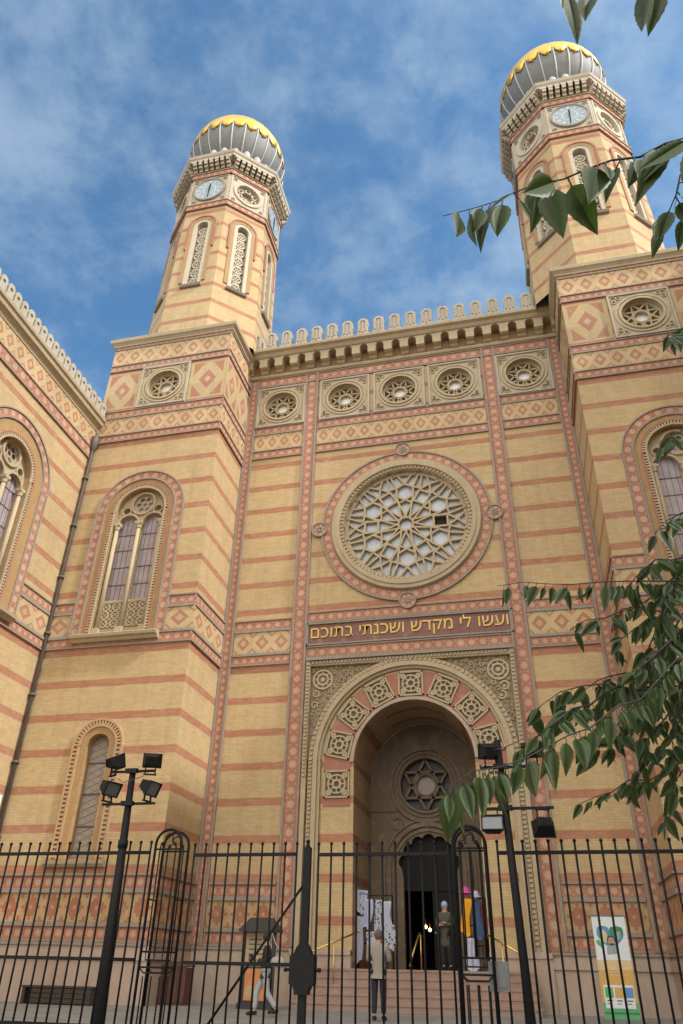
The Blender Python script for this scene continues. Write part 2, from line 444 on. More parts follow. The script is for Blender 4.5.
def arch(cu, hw, zs, zb, n=28):
    """loop of an arched opening, counter-clockwise from the lower left going up the left side is avoided: right-hand order"""
    pts = [(cu - hw, zb), (cu + hw, zb)]
    for i in range(n + 1):
        a = PI * i / n; pts.append((cu + hw * math.cos(a), zs + hw * math.sin(a)))
    return pts
def circ(cu, cz, r, n=24, a0=0.0):
    return [(cu + r * math.cos(a0 + 2 * PI * i / n), cz + r * math.sin(a0 + 2 * PI * i / n)) for i in range(n)]
def clip(p, q, R_):
    """keep only the part of a segment inside a circle about the origin"""
    p, q = Vector(p), Vector(q); d = q - p
    a = d.dot(d); b = 2 * p.dot(d); c = p.dot(p) - R_ * R_; D = b * b - 4 * a * c
    if D <= 0: return None
    t0, t1 = max(0, (-b - D ** .5) / 2 / a), min(1, (-b + D ** .5) / 2 / a)
    return (tuple(p + d * t0), tuple(p + d * t1)) if t1 > t0 else None

GZ = .29                 # courtyard level
TX0, TX1, TP = 6.24, 11.27, 2.453      # towers: inner face, outer face, how far they stand forward
TC = (TX0 + TX1) / 2
BANDS = [(9.47, 9.85, 'rosette'), (9.85, 10.68, 'diamond'), (10.68, 11.08, 'rosette')]
BASE = [(1.57, 1.96, 'rosette'), (1.96, 2.72, 'stepped'), (2.72, 3.12, 'rosette')]

syn = thing('synagogue', 'striped brick synagogue with twin domed clock turrets and a deep arched entrance', 'building', (0, 0, GZ))

# ------------------------------------------------------------------ central wall
PC, PR, PZ = .12, 1.77, 6.3      # portal arch: centre, radius, springing
RC, RZ_, RR = .10, 14.38, 2.62   # rose window
FL = 1.13                        # porch floor
mb = MB()
holeP = [(PC - PR, GZ - .3), (PC - PR, PZ)] + [(PC + PR * math.cos(PI - PI * i / 40), PZ + PR * math.sin(PI - PI * i / 40)) for i in range(1, 40)] + [(PC + PR, PZ), (PC + PR, GZ - .3)]
outer = [(-TX0, GZ - .3)] + holeP + [(TX0, GZ - .3), (TX0, 23.0), (-TX0, 23.0)]
holes = [circ(RC, RZ_, 2.3, 64)]
MX = [-4.8, -2.165, .02, 2.185, 4.8]
for x in MX: holes.append(circ(x, 20.43, .66, 24))
mb.sheet(outer, holes, 0, 'brick')
mb.reveal(holes[0], -.6, 0, 'stone')
for h in holes[1:]: mb.reveal(h, -.45, 0, 'stone')
mb.box(-TX0, TX0, 1.0, 6, 22.9, 23.0, 'stone_grey')
wp('brick_wall', mb, syn)
# porch
mb = MB(); D = 2.6
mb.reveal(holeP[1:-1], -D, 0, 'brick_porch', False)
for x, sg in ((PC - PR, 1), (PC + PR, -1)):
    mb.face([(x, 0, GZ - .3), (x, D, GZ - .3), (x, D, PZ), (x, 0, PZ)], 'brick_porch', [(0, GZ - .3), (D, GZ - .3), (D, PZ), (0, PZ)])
DC = .14
FZC, FRO, FRL = 3.74, .76, .20
foil = [(DC - .80, FL), (DC + .80, FL), (DC + .80, 3.5)]
for i in range(7):
    am = PI * (i + .5) / 7; cx_, cz_ = DC + FRO * math.cos(am), FZC + FRO * math.sin(am)
    for k in range(9):
        b = am - R(66) + R(132) * k / 8; foil.append((cx_ + FRL * math.cos(b), cz_ + FRL * math.sin(b)))
foil.append((DC - .80, 3.5))
star = circ(DC - .02, 6.15, .80, 40)
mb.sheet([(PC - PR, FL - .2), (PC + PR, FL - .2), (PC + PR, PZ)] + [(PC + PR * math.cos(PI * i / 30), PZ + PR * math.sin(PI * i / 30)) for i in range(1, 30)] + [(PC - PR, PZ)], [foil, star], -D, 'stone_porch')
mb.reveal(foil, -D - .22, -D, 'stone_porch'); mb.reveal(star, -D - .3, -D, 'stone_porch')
for r0, r1, n in ((.98, 1.06, .06), (1.12, 1.24, .10), (1.30, 1.36, .06)):
    mb.ring(DC, FZC, r0 + .04, r1 + .04, -D, -D + n, 'stone_porch', 0, PI, 40, False)
    for sg in (-1, 1):
        a, b = sorted((DC + sg * (r0 + .04), DC + sg * (r1 + .04))); mb.ub(a, b, -D, -D + n, FL, FZC, 'stone_porch')
for r0, r1, n in ((.80, .88, .08), (.93, 1.0, .05), (1.05, 1.16, .09)):
    mb.ring(DC - .02, 6.15, r0, r1, -D, -D + n, 'stone_porch', 0, 2 * PI, 48, False)
for sg in (-1, 1):
    mb.ring(DC + sg * .95, 5.02, .13, .2, -D, -D + .05, 'stone_porch', 0, 2 * PI, 20, False)
mb.ring(DC, 4.98, .07, .13, -D, -D + .06, 'stone_porch', 0, 2 * PI, 16, False)
for z in (5.35,): mb.ub(PC - PR + .01, PC - .9, -D, -D + .05, z, z + .07, 'stone_porch'); mb.ub(PC + .9, PC + PR - .01, -D, -D + .05, z, z + .07, 'stone_porch')
porch = wp('porch', mb, syn)
mb = MB()
pts = [(DC - .02 + .78 * math.cos(PI / 2 + 2 * PI * k / 6), 6.15 + .78 * math.sin(PI / 2 + 2 * PI * k / 6)) for k in range(6)]
for k in range(6): mb.bar(pts[k], pts[(k + 2) % 6], .075, -D - .2, -D - .04, 'stone_porch')
mb.ring(DC - .02, 6.15, .30, .36, -D - .2, -D - .05, 'stone_porch', 0, 2 * PI, 24, False)
wp('star_tracery', mb, porch).location = (0, 0, 0)
mb = MB(); mb.poly(circ(DC - .02, 6.15, .8, 40), -D - .25, 'pane_dark'); mb.poly(circ(DC - .02, 6.15, .3, 24), -D - .23, 'pane_brown')
wp('star_pane', mb, porch).location = (0, 0, 0)
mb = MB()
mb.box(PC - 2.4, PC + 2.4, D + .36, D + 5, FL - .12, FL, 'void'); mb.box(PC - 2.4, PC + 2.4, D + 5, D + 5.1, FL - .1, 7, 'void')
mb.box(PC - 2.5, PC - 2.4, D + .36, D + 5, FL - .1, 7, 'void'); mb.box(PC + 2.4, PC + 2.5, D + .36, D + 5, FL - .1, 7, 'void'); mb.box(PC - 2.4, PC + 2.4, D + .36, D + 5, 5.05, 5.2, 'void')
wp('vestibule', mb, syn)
mb = MB()
y = D + .26
mb.box(DC - 1.02, DC + 1.02, y, y + .06, 3.2, 4.9, 'door_dark'); mb.box(DC - .82, DC + .82, y - .04, y + .08, 3.14, 3.24, 'door_dark')
for x in (-.5, -.17, .17, .5): mb.box(DC + x - .025, DC + x + .025, y - .03, y, 3.24, 4.7, 'iron_dull')
wp('door_transom', mb, syn)
mb = MB()
mb.box(DC + .02, DC + .82, y, y + .06, FL, 3.14, 'door_dark')
for z0, z1 in ((FL + .15, FL + .75), (FL + .9, 2.95)):
    mb.box(DC + .12, DC + .72, y - .025, y, z0, z1, 'door_dark'); mb.box(DC + .18, DC + .66, y - .035, y - .02, z0 + .06, z1 - .06, 'iron_dull')
door = wp('door_leaf', mb, syn)
mb = MB(); mb.ball((DC + .08, y - .05, 2.05), .035, 'brass'); wp('door_knob', mb, door).location = (0, 0, 0)

def lampmat(name, c, e):
    t = NT(name); t.col(c); t.b.inputs['Emission Color'].default_value = c; t.b.inputs['Emission Strength'].default_value = e; return t.mat
M['glow'] = lampmat('warm_bulb', C(1, .72, .35), 4)
for k, (x, z) in enumerate(((-.30, 2.28), (-.17, 2.2))):
    mb = MB(); mb.ball((0, 0, 0), .05, 'glow', 10); mb.cyl((0, 0, .04), (0, 0, .25), .012, .012, 'brass')
    o = obj('candle_bulb', mb, None, (x, 4.6, z)); tag(o, ('small warm bulb glowing inside the dark doorway, higher of the two', 'small warm bulb glowing inside the dark doorway, lower of the two')[k], 'lamp', 'bulbs glowing inside the doorway')

# portal surround
mb = MB()
# jambs of striped brick beside the opening, a little proud
for sg in (-1, 1):
    a, b = sorted((PC + sg * PR, PC + sg * 2.72)); mb.ub(a, b, .0, .05, 1.55, PZ - .02, 'brick')
# voussoirs: carved stone alternating with plain red
J0, J1 = PR + .10, 2.66
mb.ring(PC, PZ, PR, PR + .10, 0, .09, 'plinth', 0, PI, 48, False)
mb.ring(PC, PZ, PR + .10, 2.72, 0, .05, 'stone', 0, PI, 48, False)
wp('portal_jamb', mb, syn)
NV = 7; span = PI / (NV + 1.0 * 0 + 6 * .42 + .42)
ang = 0.0; seq = []
wr, wc = .42 * span, span
A = wr / 2
A = 0.0
def vouss(a0, a1):
    mb = MB(); mb.ring(PC, PZ, J0, J1, .05, .075, 'redplaster', a0, a1, 6, False); wp('red_voussoir', mb, syn)
for k in range(NV):
    f = .5 if k == 0 else 1
    vouss(A, A + wr * f); A += wr * f
    seq.append((A, A + wc)); A += wc
vouss(A, PI)
for sg in (-1, 1):
    for z0, z1 in ((PZ - .24, PZ), (PZ - 1.22, PZ - .98)):
        mb = MB(); a, b = sorted((PC + sg * J0, PC + sg * J1)); mb.ub(a, b, .05, .075, z0, z1, 'redplaster'); wp('red_voussoir', mb, syn)
def carved(mb, w, h, n0, m='stone', back='stone_hole_shade'):
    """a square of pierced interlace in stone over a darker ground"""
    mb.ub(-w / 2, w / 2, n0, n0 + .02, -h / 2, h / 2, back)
    f = .05
    for a, b, c, d in ((-w / 2, w / 2, -h / 2, -h / 2 + f), (-w / 2, w / 2, h / 2 - f, h / 2), (-w / 2, -w / 2 + f, -h / 2, h / 2), (w / 2 - f, w / 2, -h / 2, h / 2)):
        mb.ub(a, b, n0 + .02, n0 + .07, c, d, m)
    r = min(w, h) * .36
    mb.ring(0, 0, r - .045, r, n0 + .02, n0 + .065, m, 0, 2 * PI, 22, False)
    mb.ring(0, 0, r * .30, r * .52, n0 + .02, n0 + .065, m, 0, 2 * PI, 12, False)
    for k in range(8):
        a = PI / 4 * k
        mb.bar((r * .5 * math.cos(a), r * .5 * math.sin(a)), (r * .95 * math.cos(a), r * .95 * math.sin(a)), .035, n0 + .02, n0 + .06, m)
    for sx in (-1, 1):
        for sz in (-1, 1):
            mb.ring(sx * (w / 2 - .15), sz * (h / 2 - .15), .035, .085, n0 + .02, n0 + .06, m, 0, 2 * PI, 10, False)
            mb.bar((sx * (w / 2 - .05), sz * (h / 2 - .05)), (sx * r * .7, sz * r * .7), .035, n0 + .02, n0 + .055, m)
proto = None
spots = [((a + b) / 2, None) for a, b in seq] + [(None, sg) for sg in (-1, 1)]
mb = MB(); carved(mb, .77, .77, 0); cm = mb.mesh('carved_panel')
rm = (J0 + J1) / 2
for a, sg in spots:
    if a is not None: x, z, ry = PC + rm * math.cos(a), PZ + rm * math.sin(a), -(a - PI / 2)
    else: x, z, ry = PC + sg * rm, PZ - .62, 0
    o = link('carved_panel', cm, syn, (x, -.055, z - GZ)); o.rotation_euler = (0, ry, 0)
# rolled moulding round the arch with rope of small blocks, square frame and carved spandrels
mb = MB()
for r0, r1, n in ((2.72, 2.80, .12), (2.80, 2.93, .22), (2.93, 3.08, .14)):
    mb.archband(PC - .05, PZ + .02, r0, r1, 1.55, 0, n, 'stone', 56)
for i in range(62):
    a = PI * (i + .5) / 62
    c, s_ = math.cos(a), math.sin(a); p = lambda r: (PC - .05 + r * c, PZ + .02 + r * s_)
    mb.bar(p(2.96), p(3.06), .075, .14, .19, 'stone')
for i in range(40):
    z = 1.7 + i * .117
    for sg in (-1, 1): mb.ub(PC - .05 + sg * 3.01 - .05, PC - .05 + sg * 3.01 + .05, .14, .19, z, z + .06, 'stone')
FZ = 9.55
for sg in (-1, 1):
    a, b = sorted((.05 + sg * 3.11, .05 + sg * 3.24)); mb.ub(a, b, 0, .2, 1.55, FZ, 'stone')
    for i in range(30):
        z = 5.9 + i * .117; mb.ub(.05 + sg * 3.175 - .04, .05 + sg * 3.175 + .04, .2, .25, z, z + .06, 'stone')
mb.ub(-3.19, 3.29, .0, .26, FZ - .10, FZ, 'stone_grey'); mb.ub(-3.06, 3.16, .0, .16, FZ - .26, FZ - .10, 'stone')
for i in range(52):
    u = -3.0 + i * .118; mb.ub(u, u + .06, .16, .215, FZ - .21, FZ - .13, 'stone')
wp('portal_arch_moulding', mb, syn)
mb = MB(); rnd = random.Random(3)
top = FZ - .26
for sg in (-1, 1):
    pl = [(PC - .05 + 3.06 * math.cos(PI / 2 - sg * PI / 2 * k / 14), PZ + 3.06 * math.sin(PI / 2 - sg * PI / 2 * k / 14)) for k in range(2, 15)]
    pl = [p for p in pl if p[1] < top] + [(.05 + sg * 3.11, PZ + .1), (.05 + sg * 3.11, top)]
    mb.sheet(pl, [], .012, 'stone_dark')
    cx_, cz_ = .05 + sg * 2.72, 8.86
    for r0, r1 in ((.27, .33), (.14, .20), (.0, .07)): mb.ring(cx_, cz_, r0, r1, .012, .075, 'stone', 0, 2 * PI, 24, False)
    for k in range(8): a = k * PI / 4; mb.bar((cx_ + .2 * math.cos(a), cz_ + .2 * math.sin(a)), (cx_ + .27 * math.cos(a), cz_ + .27 * math.sin(a)), .04, .012, .06, 'stone')
    n = 0; done = [(cx_, cz_, .33)]
    while n < 6000:
        n += 1
        x = .05 + sg * rnd.uniform(.6, 3.05); z = rnd.uniform(6.6, top); r = rnd.choice((.15, .12, .09, .07, .055, .045))
        if math.hypot(x - (PC - .05), z - PZ) < 3.09 + r or z > top - r or abs(x - .05) > 3.09 - r: continue
        if any(math.hypot(x - a, z - b) < (r + c) * .96 for a, b, c in done): continue
        done.append((x, z, r)); a0 = rnd.uniform(0, 6.28)
        mb.ring(x, z, r * .62, r * .95, .012, .065, 'stone', a0, a0 + rnd.uniform(4.2, 6.2), 12, False)
        mb.ring(x + r * .2 * math.cos(a0), z + r * .2 * math.sin(a0), 0.0, r * .3, .012, .06, 'stone', 0, 2 * PI, 6, False)
wp('carved_spandrel', mb, syn)

# inscription
mb = MB(); mb.ub(-3.27, 3.37, .0, .03, 10.04, 10.78, 'inscription')
for z0, z1 in ((10.02, 10.07), (10.75, 10.80)): mb.ub(-3.27, 3.37, .03, .09, z0, z1, 'stone_grey')
for a, b in ((-3.27, -3.22), (3.32, 3.37)): mb.ub(a, b, .03, .09, 10.02, 10.8, 'stone_grey')
insc = wp('inscription_panel', mb, syn)
WORDS = ('\u05d5\u05e2\u05e9\u05d5 \u05dc\u05d9 \u05de\u05e7\u05d3\u05e9 \u05d5\u05e9\u05db\u05e0\u05ea\u05d9 \u05d1\u05ea\u05d5\u05db\u05dd')[::-1]
def text_mesh(body):
    fc = bpy.data.curves.new('lettering', 'FONT'); fc.body = body; fc.size = .74; fc.extrude = .02
    tmp = bpy.data.objects.new('lettering_source', fc); COL.objects.link(tmp)
    me = bpy.data.meshes.new_from_object(tmp.evaluated_get(bpy.context.evaluated_depsgraph_get())); bpy.data.objects.remove(tmp)
    return me
# the dalet is cut as a resh with its square heel added
DI = WORDS.index('\u05d3'); me = text_mesh(WORDS.replace('\u05d3', '\u05e8')); pre = text_mesh(WORDS[:DI] + '\u05e8')
xr = max(v.co.x for v in pre.vertices); yt = max(v.co.y for v in pre.vertices if v.co.x > xr - .12); bpy.data.meshes.remove(pre)
bm = bmesh.new(); bm.from_mesh(me)
c = bmesh.ops.create_cube(bm, size=1.0)['verts']
for v in c: v.co = Vector((xr - .035 + (v.co.x + .5) * .085, yt - .066 + (v.co.y + .5) * .066, v.co.z * .038))
bm.to_mesh(me); bm.free()
xs = [v.co.x for v in me.vertices]; ys = [v.co.y for v in me.vertices]
x0, x1, y0, y1 = min(xs), max(xs), min(ys), max(ys)
for v in me.vertices: v.co = Vector(((v.co.x - (x0 + x1) / 2) * 6.36 / (x1 - x0) + .05, -.045 - v.co.z, 10.135 + (v.co.y - y0) * .58 / (y1 - y0)))
me.materials.clear(); me.materials.append(M['gilt'])
o = link('lettering', me, insc)

# patterned pilasters and friezes of the middle wall
for x, w in ((-6.03, .40), (6.03, .40), (-3.535, .52), (3.535, .52)):
    mb = MB(); mb.band(x - w / 2, x + w / 2, 1.58, 21.96, .004, 'rosette', True, ew=.07)
    wp('patterned_pilaster', mb, syn)
BAY = [(-5.80, -3.82), (-3.25, 3.25), (3.82, 5.80)]
mb = MB()
mb.band(-5.8, 5.8, 21.52, 21.98, .002, 'rosette')
for a, b in BAY:
    mb.band(a, b, 19.02, 19.42, .002, 'rosette'); mb.band(a, b, 18.27, 19.02, .002, 'diamond', edge=None); mb.band(a, b, 17.86, 18.27, .002, 'rosette')
wp('patterned_frieze', mb, syn)
mb = MB()
for a, b in (BAY[0], BAY[2]):
    for z0, z1, k in BANDS: mb.band(a, b, z0, z1, .002, k)
mb.band(-3.25, 3.25, 10.82, 11.22, .002, 'rosette'); mb.band(-3.25, 3.25, 9.57, 10.0, .002, 'rosette')
wp('patterned_frieze', mb, syn)
for a, b in ((-5.80, -3.82), (3.82, 5.80)):
    mb = MB()
    for z0, z1, k in BASE: mb.band(a, b, z0, z1, .002, k, ew=.05, en=.05)
    wp('patterned_frieze', mb, syn)

# plinth
for a, b in ((-TX0, -3.3), (3.4, TX0)):
    mb = MB(); mb.ub(a, b, 0, .12, GZ - .3, 1.2, 'plinth'); mb.ub(a, b, 0, .17, 1.2, 1.42, 'plinth'); mb.ub(a, b, 0, .10, 1.42, 1.56, 'plinth'); mb.ub(a, b, 0, .15, 1.50, 1.55, 'stone_grey'); wp('plinth', mb, syn)
for sg in (-1, 1):
    mb = MB(); a, b = sorted((PC + sg * PR, .05 + sg * 3.35)); mb.ub(a, b, 0, .2, GZ - .3, 1.5, 'plinth'); mb.ub(a, b, 0, .24, 1.42, 1.55, 'plinth')
    wp('plinth', mb, syn)

# rose window
mb = MB()
mb.ring(RC, RZ_, 2.62, 2.98, .002, .045, 'rosette', 0, 2 * PI, 96)
for q in ((2.58, 2.64), (2.95, 3.01)): mb.ring(RC, RZ_, q[0], q[1], .0, .085, 'stone_grey', 0, 2 * PI, 96, False)
for (du, dz) in ((0, 3.10), (0, -3.02), (-3.07, 0), (3.07, 0)):
    mb.ring(RC + du, RZ_ + dz, .09, .27, .05, .075, 'rosette', 0, 2 * PI, 24, ncell=7)
    for q in ((.065, .10), (.255, .29)): mb.ring(RC + du, RZ_ + dz, q[0], q[1], .05, .11, 'stone_grey', 0, 2 * PI, 24, False)
    mb.ring(RC + du, RZ_ + dz, 0.0, .045, .05, .10, 'stone_grey', 0, 2 * PI, 10, False)
wp('rose_surround', mb, syn)
mb = MB()
for r0, r1, n in ((2.46, 2.60, .16), (2.32, 2.46, .20), (2.2, 2.32, .10), (2.06, 2.2, -.12)):
    mb.ring(RC, RZ_, r0, r1, -.3, n, 'stone', 0, 2 * PI, 96, False)
for i in range(96):
    a = 2 * PI * i / 96; p = lambda r: (RC + r * math.cos(a), RZ_ + r * math.sin(a)); mb.bar(p(2.21), p(2.31), .07, .10, .14, 'stone')
for i in range(16):
    a = 2 * PI * (i + .5) / 16; mb.ball((RC + 2.13 * math.cos(a), .1, RZ_ + 2.13 * math.sin(a)), .045, 'stone', 8)
rose = wp('rose_window', mb, syn)
mb = MB(); RI = 2.10
Q = lambda r, deg: (RC + RI * r * math.cos(R(deg)), RZ_ + RI * r * math.sin(R(deg)))
def BR(p, q, w=.066): mb.bar(p, q, w, -.27, -.09 - .0006 * len(mb.f) / 5 % .02, 'stone')
for k in range(12):
    a = 30 * k
    BR(Q(.155, a), Q(.11, a + 15)); BR(Q(.11, a + 15), Q(.155, a + 30))
    for d in (-15, 15): BR(Q(.155, a), Q(.43, a + d), .06)
for k in range(6):
    h, s4 = 90 + 60 * k, 60 + 60 * k
    hx = []
    cxh, czh = .64 * math.cos(R(h)), .64 * math.sin(R(h))
    for j in range(6):
        t_ = R(h + 60 * j); hx.append((RC + RI * (cxh + .165 * math.cos(t_)), RZ_ + RI * (czh + .165 * math.sin(t_))))
    for j in range(6): BR(hx[j], hx[(j + 1) % 6], .07)      # 0 outward, 3 inward
    cr, sr = math.cos(R(s4)), math.sin(R(s4))
    sq = [(RC + RI * ((.58 + a * .115) * cr - b * .105 * sr), RZ_ + RI * ((.58 + a * .115) * sr + b * .105 * cr)) for a, b in ((1, 1), (-1, 1), (-1, -1), (1, -1))]
    for j in range(4): BR(sq[j], sq[(j + 1) % 4], .07)
    BR(Q(.43, h + 15), hx[2]); BR(Q(.43, h - 15), hx[4])
    BR(Q(.43, h + 15), hx[3], .055); BR(Q(.43, h - 15), hx[3], .055)
    BR(Q(.43, s4 + 15), sq[1]); BR(Q(.43, s4 - 15), sq[2])
    BR(hx[0], Q(.99, h + 7)); BR(hx[0], Q(.99, h - 7)); BR(hx[1], Q(.99, h + 14)); BR(hx[5], Q(.99, h - 14))
    BR(sq[0], Q(.99, s4 + 12)); BR(sq[3], Q(.99, s4 - 12)); BR(sq[0], Q(.86, s4)); BR(sq[3], Q(.86, s4)); BR(Q(.86, s4), Q(.99, s4 + 7)); BR(Q(.86, s4), Q(.99, s4 - 7))
    BR(hx[1], sq[0] if False else Q(.74, h + 22)); BR(hx[5], Q(.74, h - 22))
o = wp('rose_tracery', mb, rose); o.location = (0, 0, 0)
mb = MB(); mb.poly(circ(RC, RZ_, 2.2, 64), -.24, 'pane_rose')
o = wp('rose_pane', mb, rose); o.location = (0, 0, 0)
mb = MB(); mb.ub(RC + 1.0, RC + 1.44, -.238, -.225, RZ_ - .2, RZ_ + .2, 'void')
o = wp('open_casement', mb, rose); o.location = (0, 0, 0)

# star medallions
def medallion(parent, loc, rz=0, w=2.02, h=2.02):
    mb = MB(); a, b = w / 2, h / 2
    mb.plate([(-a, -b), (a, -b), (a, b), (-a, b)], [circ(0, 0, .66, 32)], 0, .05, 'stone')
    for x0, x1, z0, z1 in ((-a, a, b - .07, b), (-a, a, -b, -b + .07), (-a, -a + .07, -b + .07, b - .07), (a - .07, a, -b + .07, b - .07)): mb.ub(x0, x1, .05, .10, z0, z1, 'stone_pale')
    mb.ring(0, 0, .66, .74, .05, .11, 'stone', 0, 2 * PI, 32, False); mb.ring(0, 0, .80, .87, .05, .09, 'stone', 0, 2 * PI, 32, False)
    for sx in (-1, 1):
        for sz in (-1, 1):
            for d, r in ((0, .085), (.16, .06)):
                for q in ([0] if d == 0 else [0, 1]):
                    mb.ring(sx * (a - .2 - (d if q == 0 else 0)), sz * (b - .2 - (d if q == 1 else 0)), 0, r, .05, .054, 'stone_dark', 0, 2 * PI, 10, False)
                    mb.ring(sx * (a - .2 - (d if q == 0 else 0)), sz * (b - .2 - (d if q == 1 else 0)), r, r + .03, .05, .085, 'stone', 0, 2 * PI, 10, False)
    o = obj('star_medallion', mb, parent, loc, rz)
    mb = MB(); r = .655
    P = [(r * math.cos(PI / 2 + PI / 4 * k + PI / 8), r * math.sin(PI / 2 + PI / 4 * k + PI / 8)) for k in range(8)]
    for k in range(8): mb.bar(P[k], P[(k + 3) % 8], .058, -.30, -.12, 'stone')
    mb.ring(0, 0, .23, .28, -.3, -.11, 'stone', 0, 2 * PI, 24, False); mb.ring(0, 0, .60, .665, -.3, -.1, 'stone', 0, 2 * PI, 32, False)
    obj('star_tracery', mb, o)
    mb = MB(); mb.poly(circ(0, 0, .66, 32), -.28, 'pane_brown'); mb.poly(circ(0, 0, .235, 24), -.26, 'white')
    obj('medallion_pane', mb, o)
    return o
med = medallion(syn, (MX[0], 0, 20.43 - GZ))
for x in MX[1:]: copy_tree(med, syn, (x, 0, 20.43 - GZ))

# cornice of the middle wall: lintel, arcade of small brackets, merlons
mb = MB(); W = TX0
prof = [(0.0, 22.0), (.10, 22.0), (.14, 22.06), (.14, 22.12), (.0, 22.14)]
def profile(mb, prof, u0, u1, m):
    for (n0, z0), (n1, z1) in zip(prof, prof[1:]):
        mb.face([(u0, -n0, z0), (u1, -n0, z0), (u1, -n1, z1), (u0, -n1, z1)], m)
    for u in (u0, u1): mb.face([(u, -n, z) for n, z in prof], m)
profile(mb, prof, -W, W, 'stone')
profile(mb, [(0, 22.78), (.50, 22.78), (.54, 22.82), (.60, 22.90), (.72, 22.96), (.74, 23.06), (.70, 23.10), (0, 23.10)], -W, W, 'stone')
wp('cornice', mb, syn)
NA = 19; st = 2 * W / NA
mb = MB()
hs = []
for i in range(NA):
    u = -W + st * (i + .5); hs.append(arch(u, .165, 22.62, 22.17, 10))
pl = []
xs_ = -W
outerl = [(-W, 22.30), (W, 22.30), (W, 22.78), (-W, 22.78)]
# pierced arcade plate: arches cut from the lower edge
edge = [(-W, 22.30)]
for i in range(NA):
    u = -W + st * (i + .5)
    edge += [(u - .165, 22.30), (u - .165, 22.60)] + [(u + .165 * math.cos(PI - PI * k / 10), 22.60 + .165 * math.sin(PI - PI * k / 10)) for k in range(1, 10)] + [(u + .165, 22.60), (u + .165, 22.30)]
edge += [(W, 22.30), (W, 22.785), (-W, 22.785)]
mb.sheet(edge, [], .46, 'stone'); mb.reveal(edge, .04, .46, 'stone')
for i in range(NA + 1):
    u = -W + st * i
    u0, u1 = max(-W, u - .155), min(W, u + .155)
    profile(mb, [(0, 22.14), (.12, 22.14), (.2, 22.17), (.26, 22.25), (.40, 22.27), (.44, 22.31), (0, 22.31)], u0, u1, 'stone')
mb.ub(-W, W, 0, .012, 22.14, 22.78, 'brick_plain')
wp('bracket_arcade', mb, syn)
mb = MB()
w_, h_ = .225, .72
mb.plate([(-w_ - .05, 0), (w_ + .05, 0), (w_ + .05, .1), (w_, .14), (w_, h_)] + [(w_ * math.cos(PI * k / 10), h_ + w_ * math.sin(PI * k / 10)) for k in range(1, 10)] + [(-w_, h_), (-w_, .14), (-w_ - .05, .1)], [], -.22, .0, 'stone_pale')
mb.sheet([(-w_ - .05, 0), (w_ + .05, 0), (w_ + .05, .1), (w_, .14), (w_, h_)] + [(w_ * math.cos(PI * k / 10), h_ + w_ * math.sin(PI * k / 10)) for k in range(1, 10)] + [(-w_, h_), (-w_, .14), (-w_ - .05, .1)], [], -.22, 'stone_pale')
mb.ring(0, h_ - .04, .115, .165, 0, .04, 'stone_pale', 0, PI, 12, False); mb.ub(-.165, -.115, 0, .04, .2, h_ - .04, 'stone_pale'); mb.ub(.115, .165, 0, .04, .2, h_ - .04, 'stone_pale')
mb.ub(-.03, .03, 0, .035, .16, h_, 'stone_pale')
mm = mb.mesh('merlon')
NM = 19; sm_ = 2 * W / NM
for i in range(NM): link('merlon', mm, syn, (-W + sm_ * (i + .5), -.64, 23.10 - GZ))

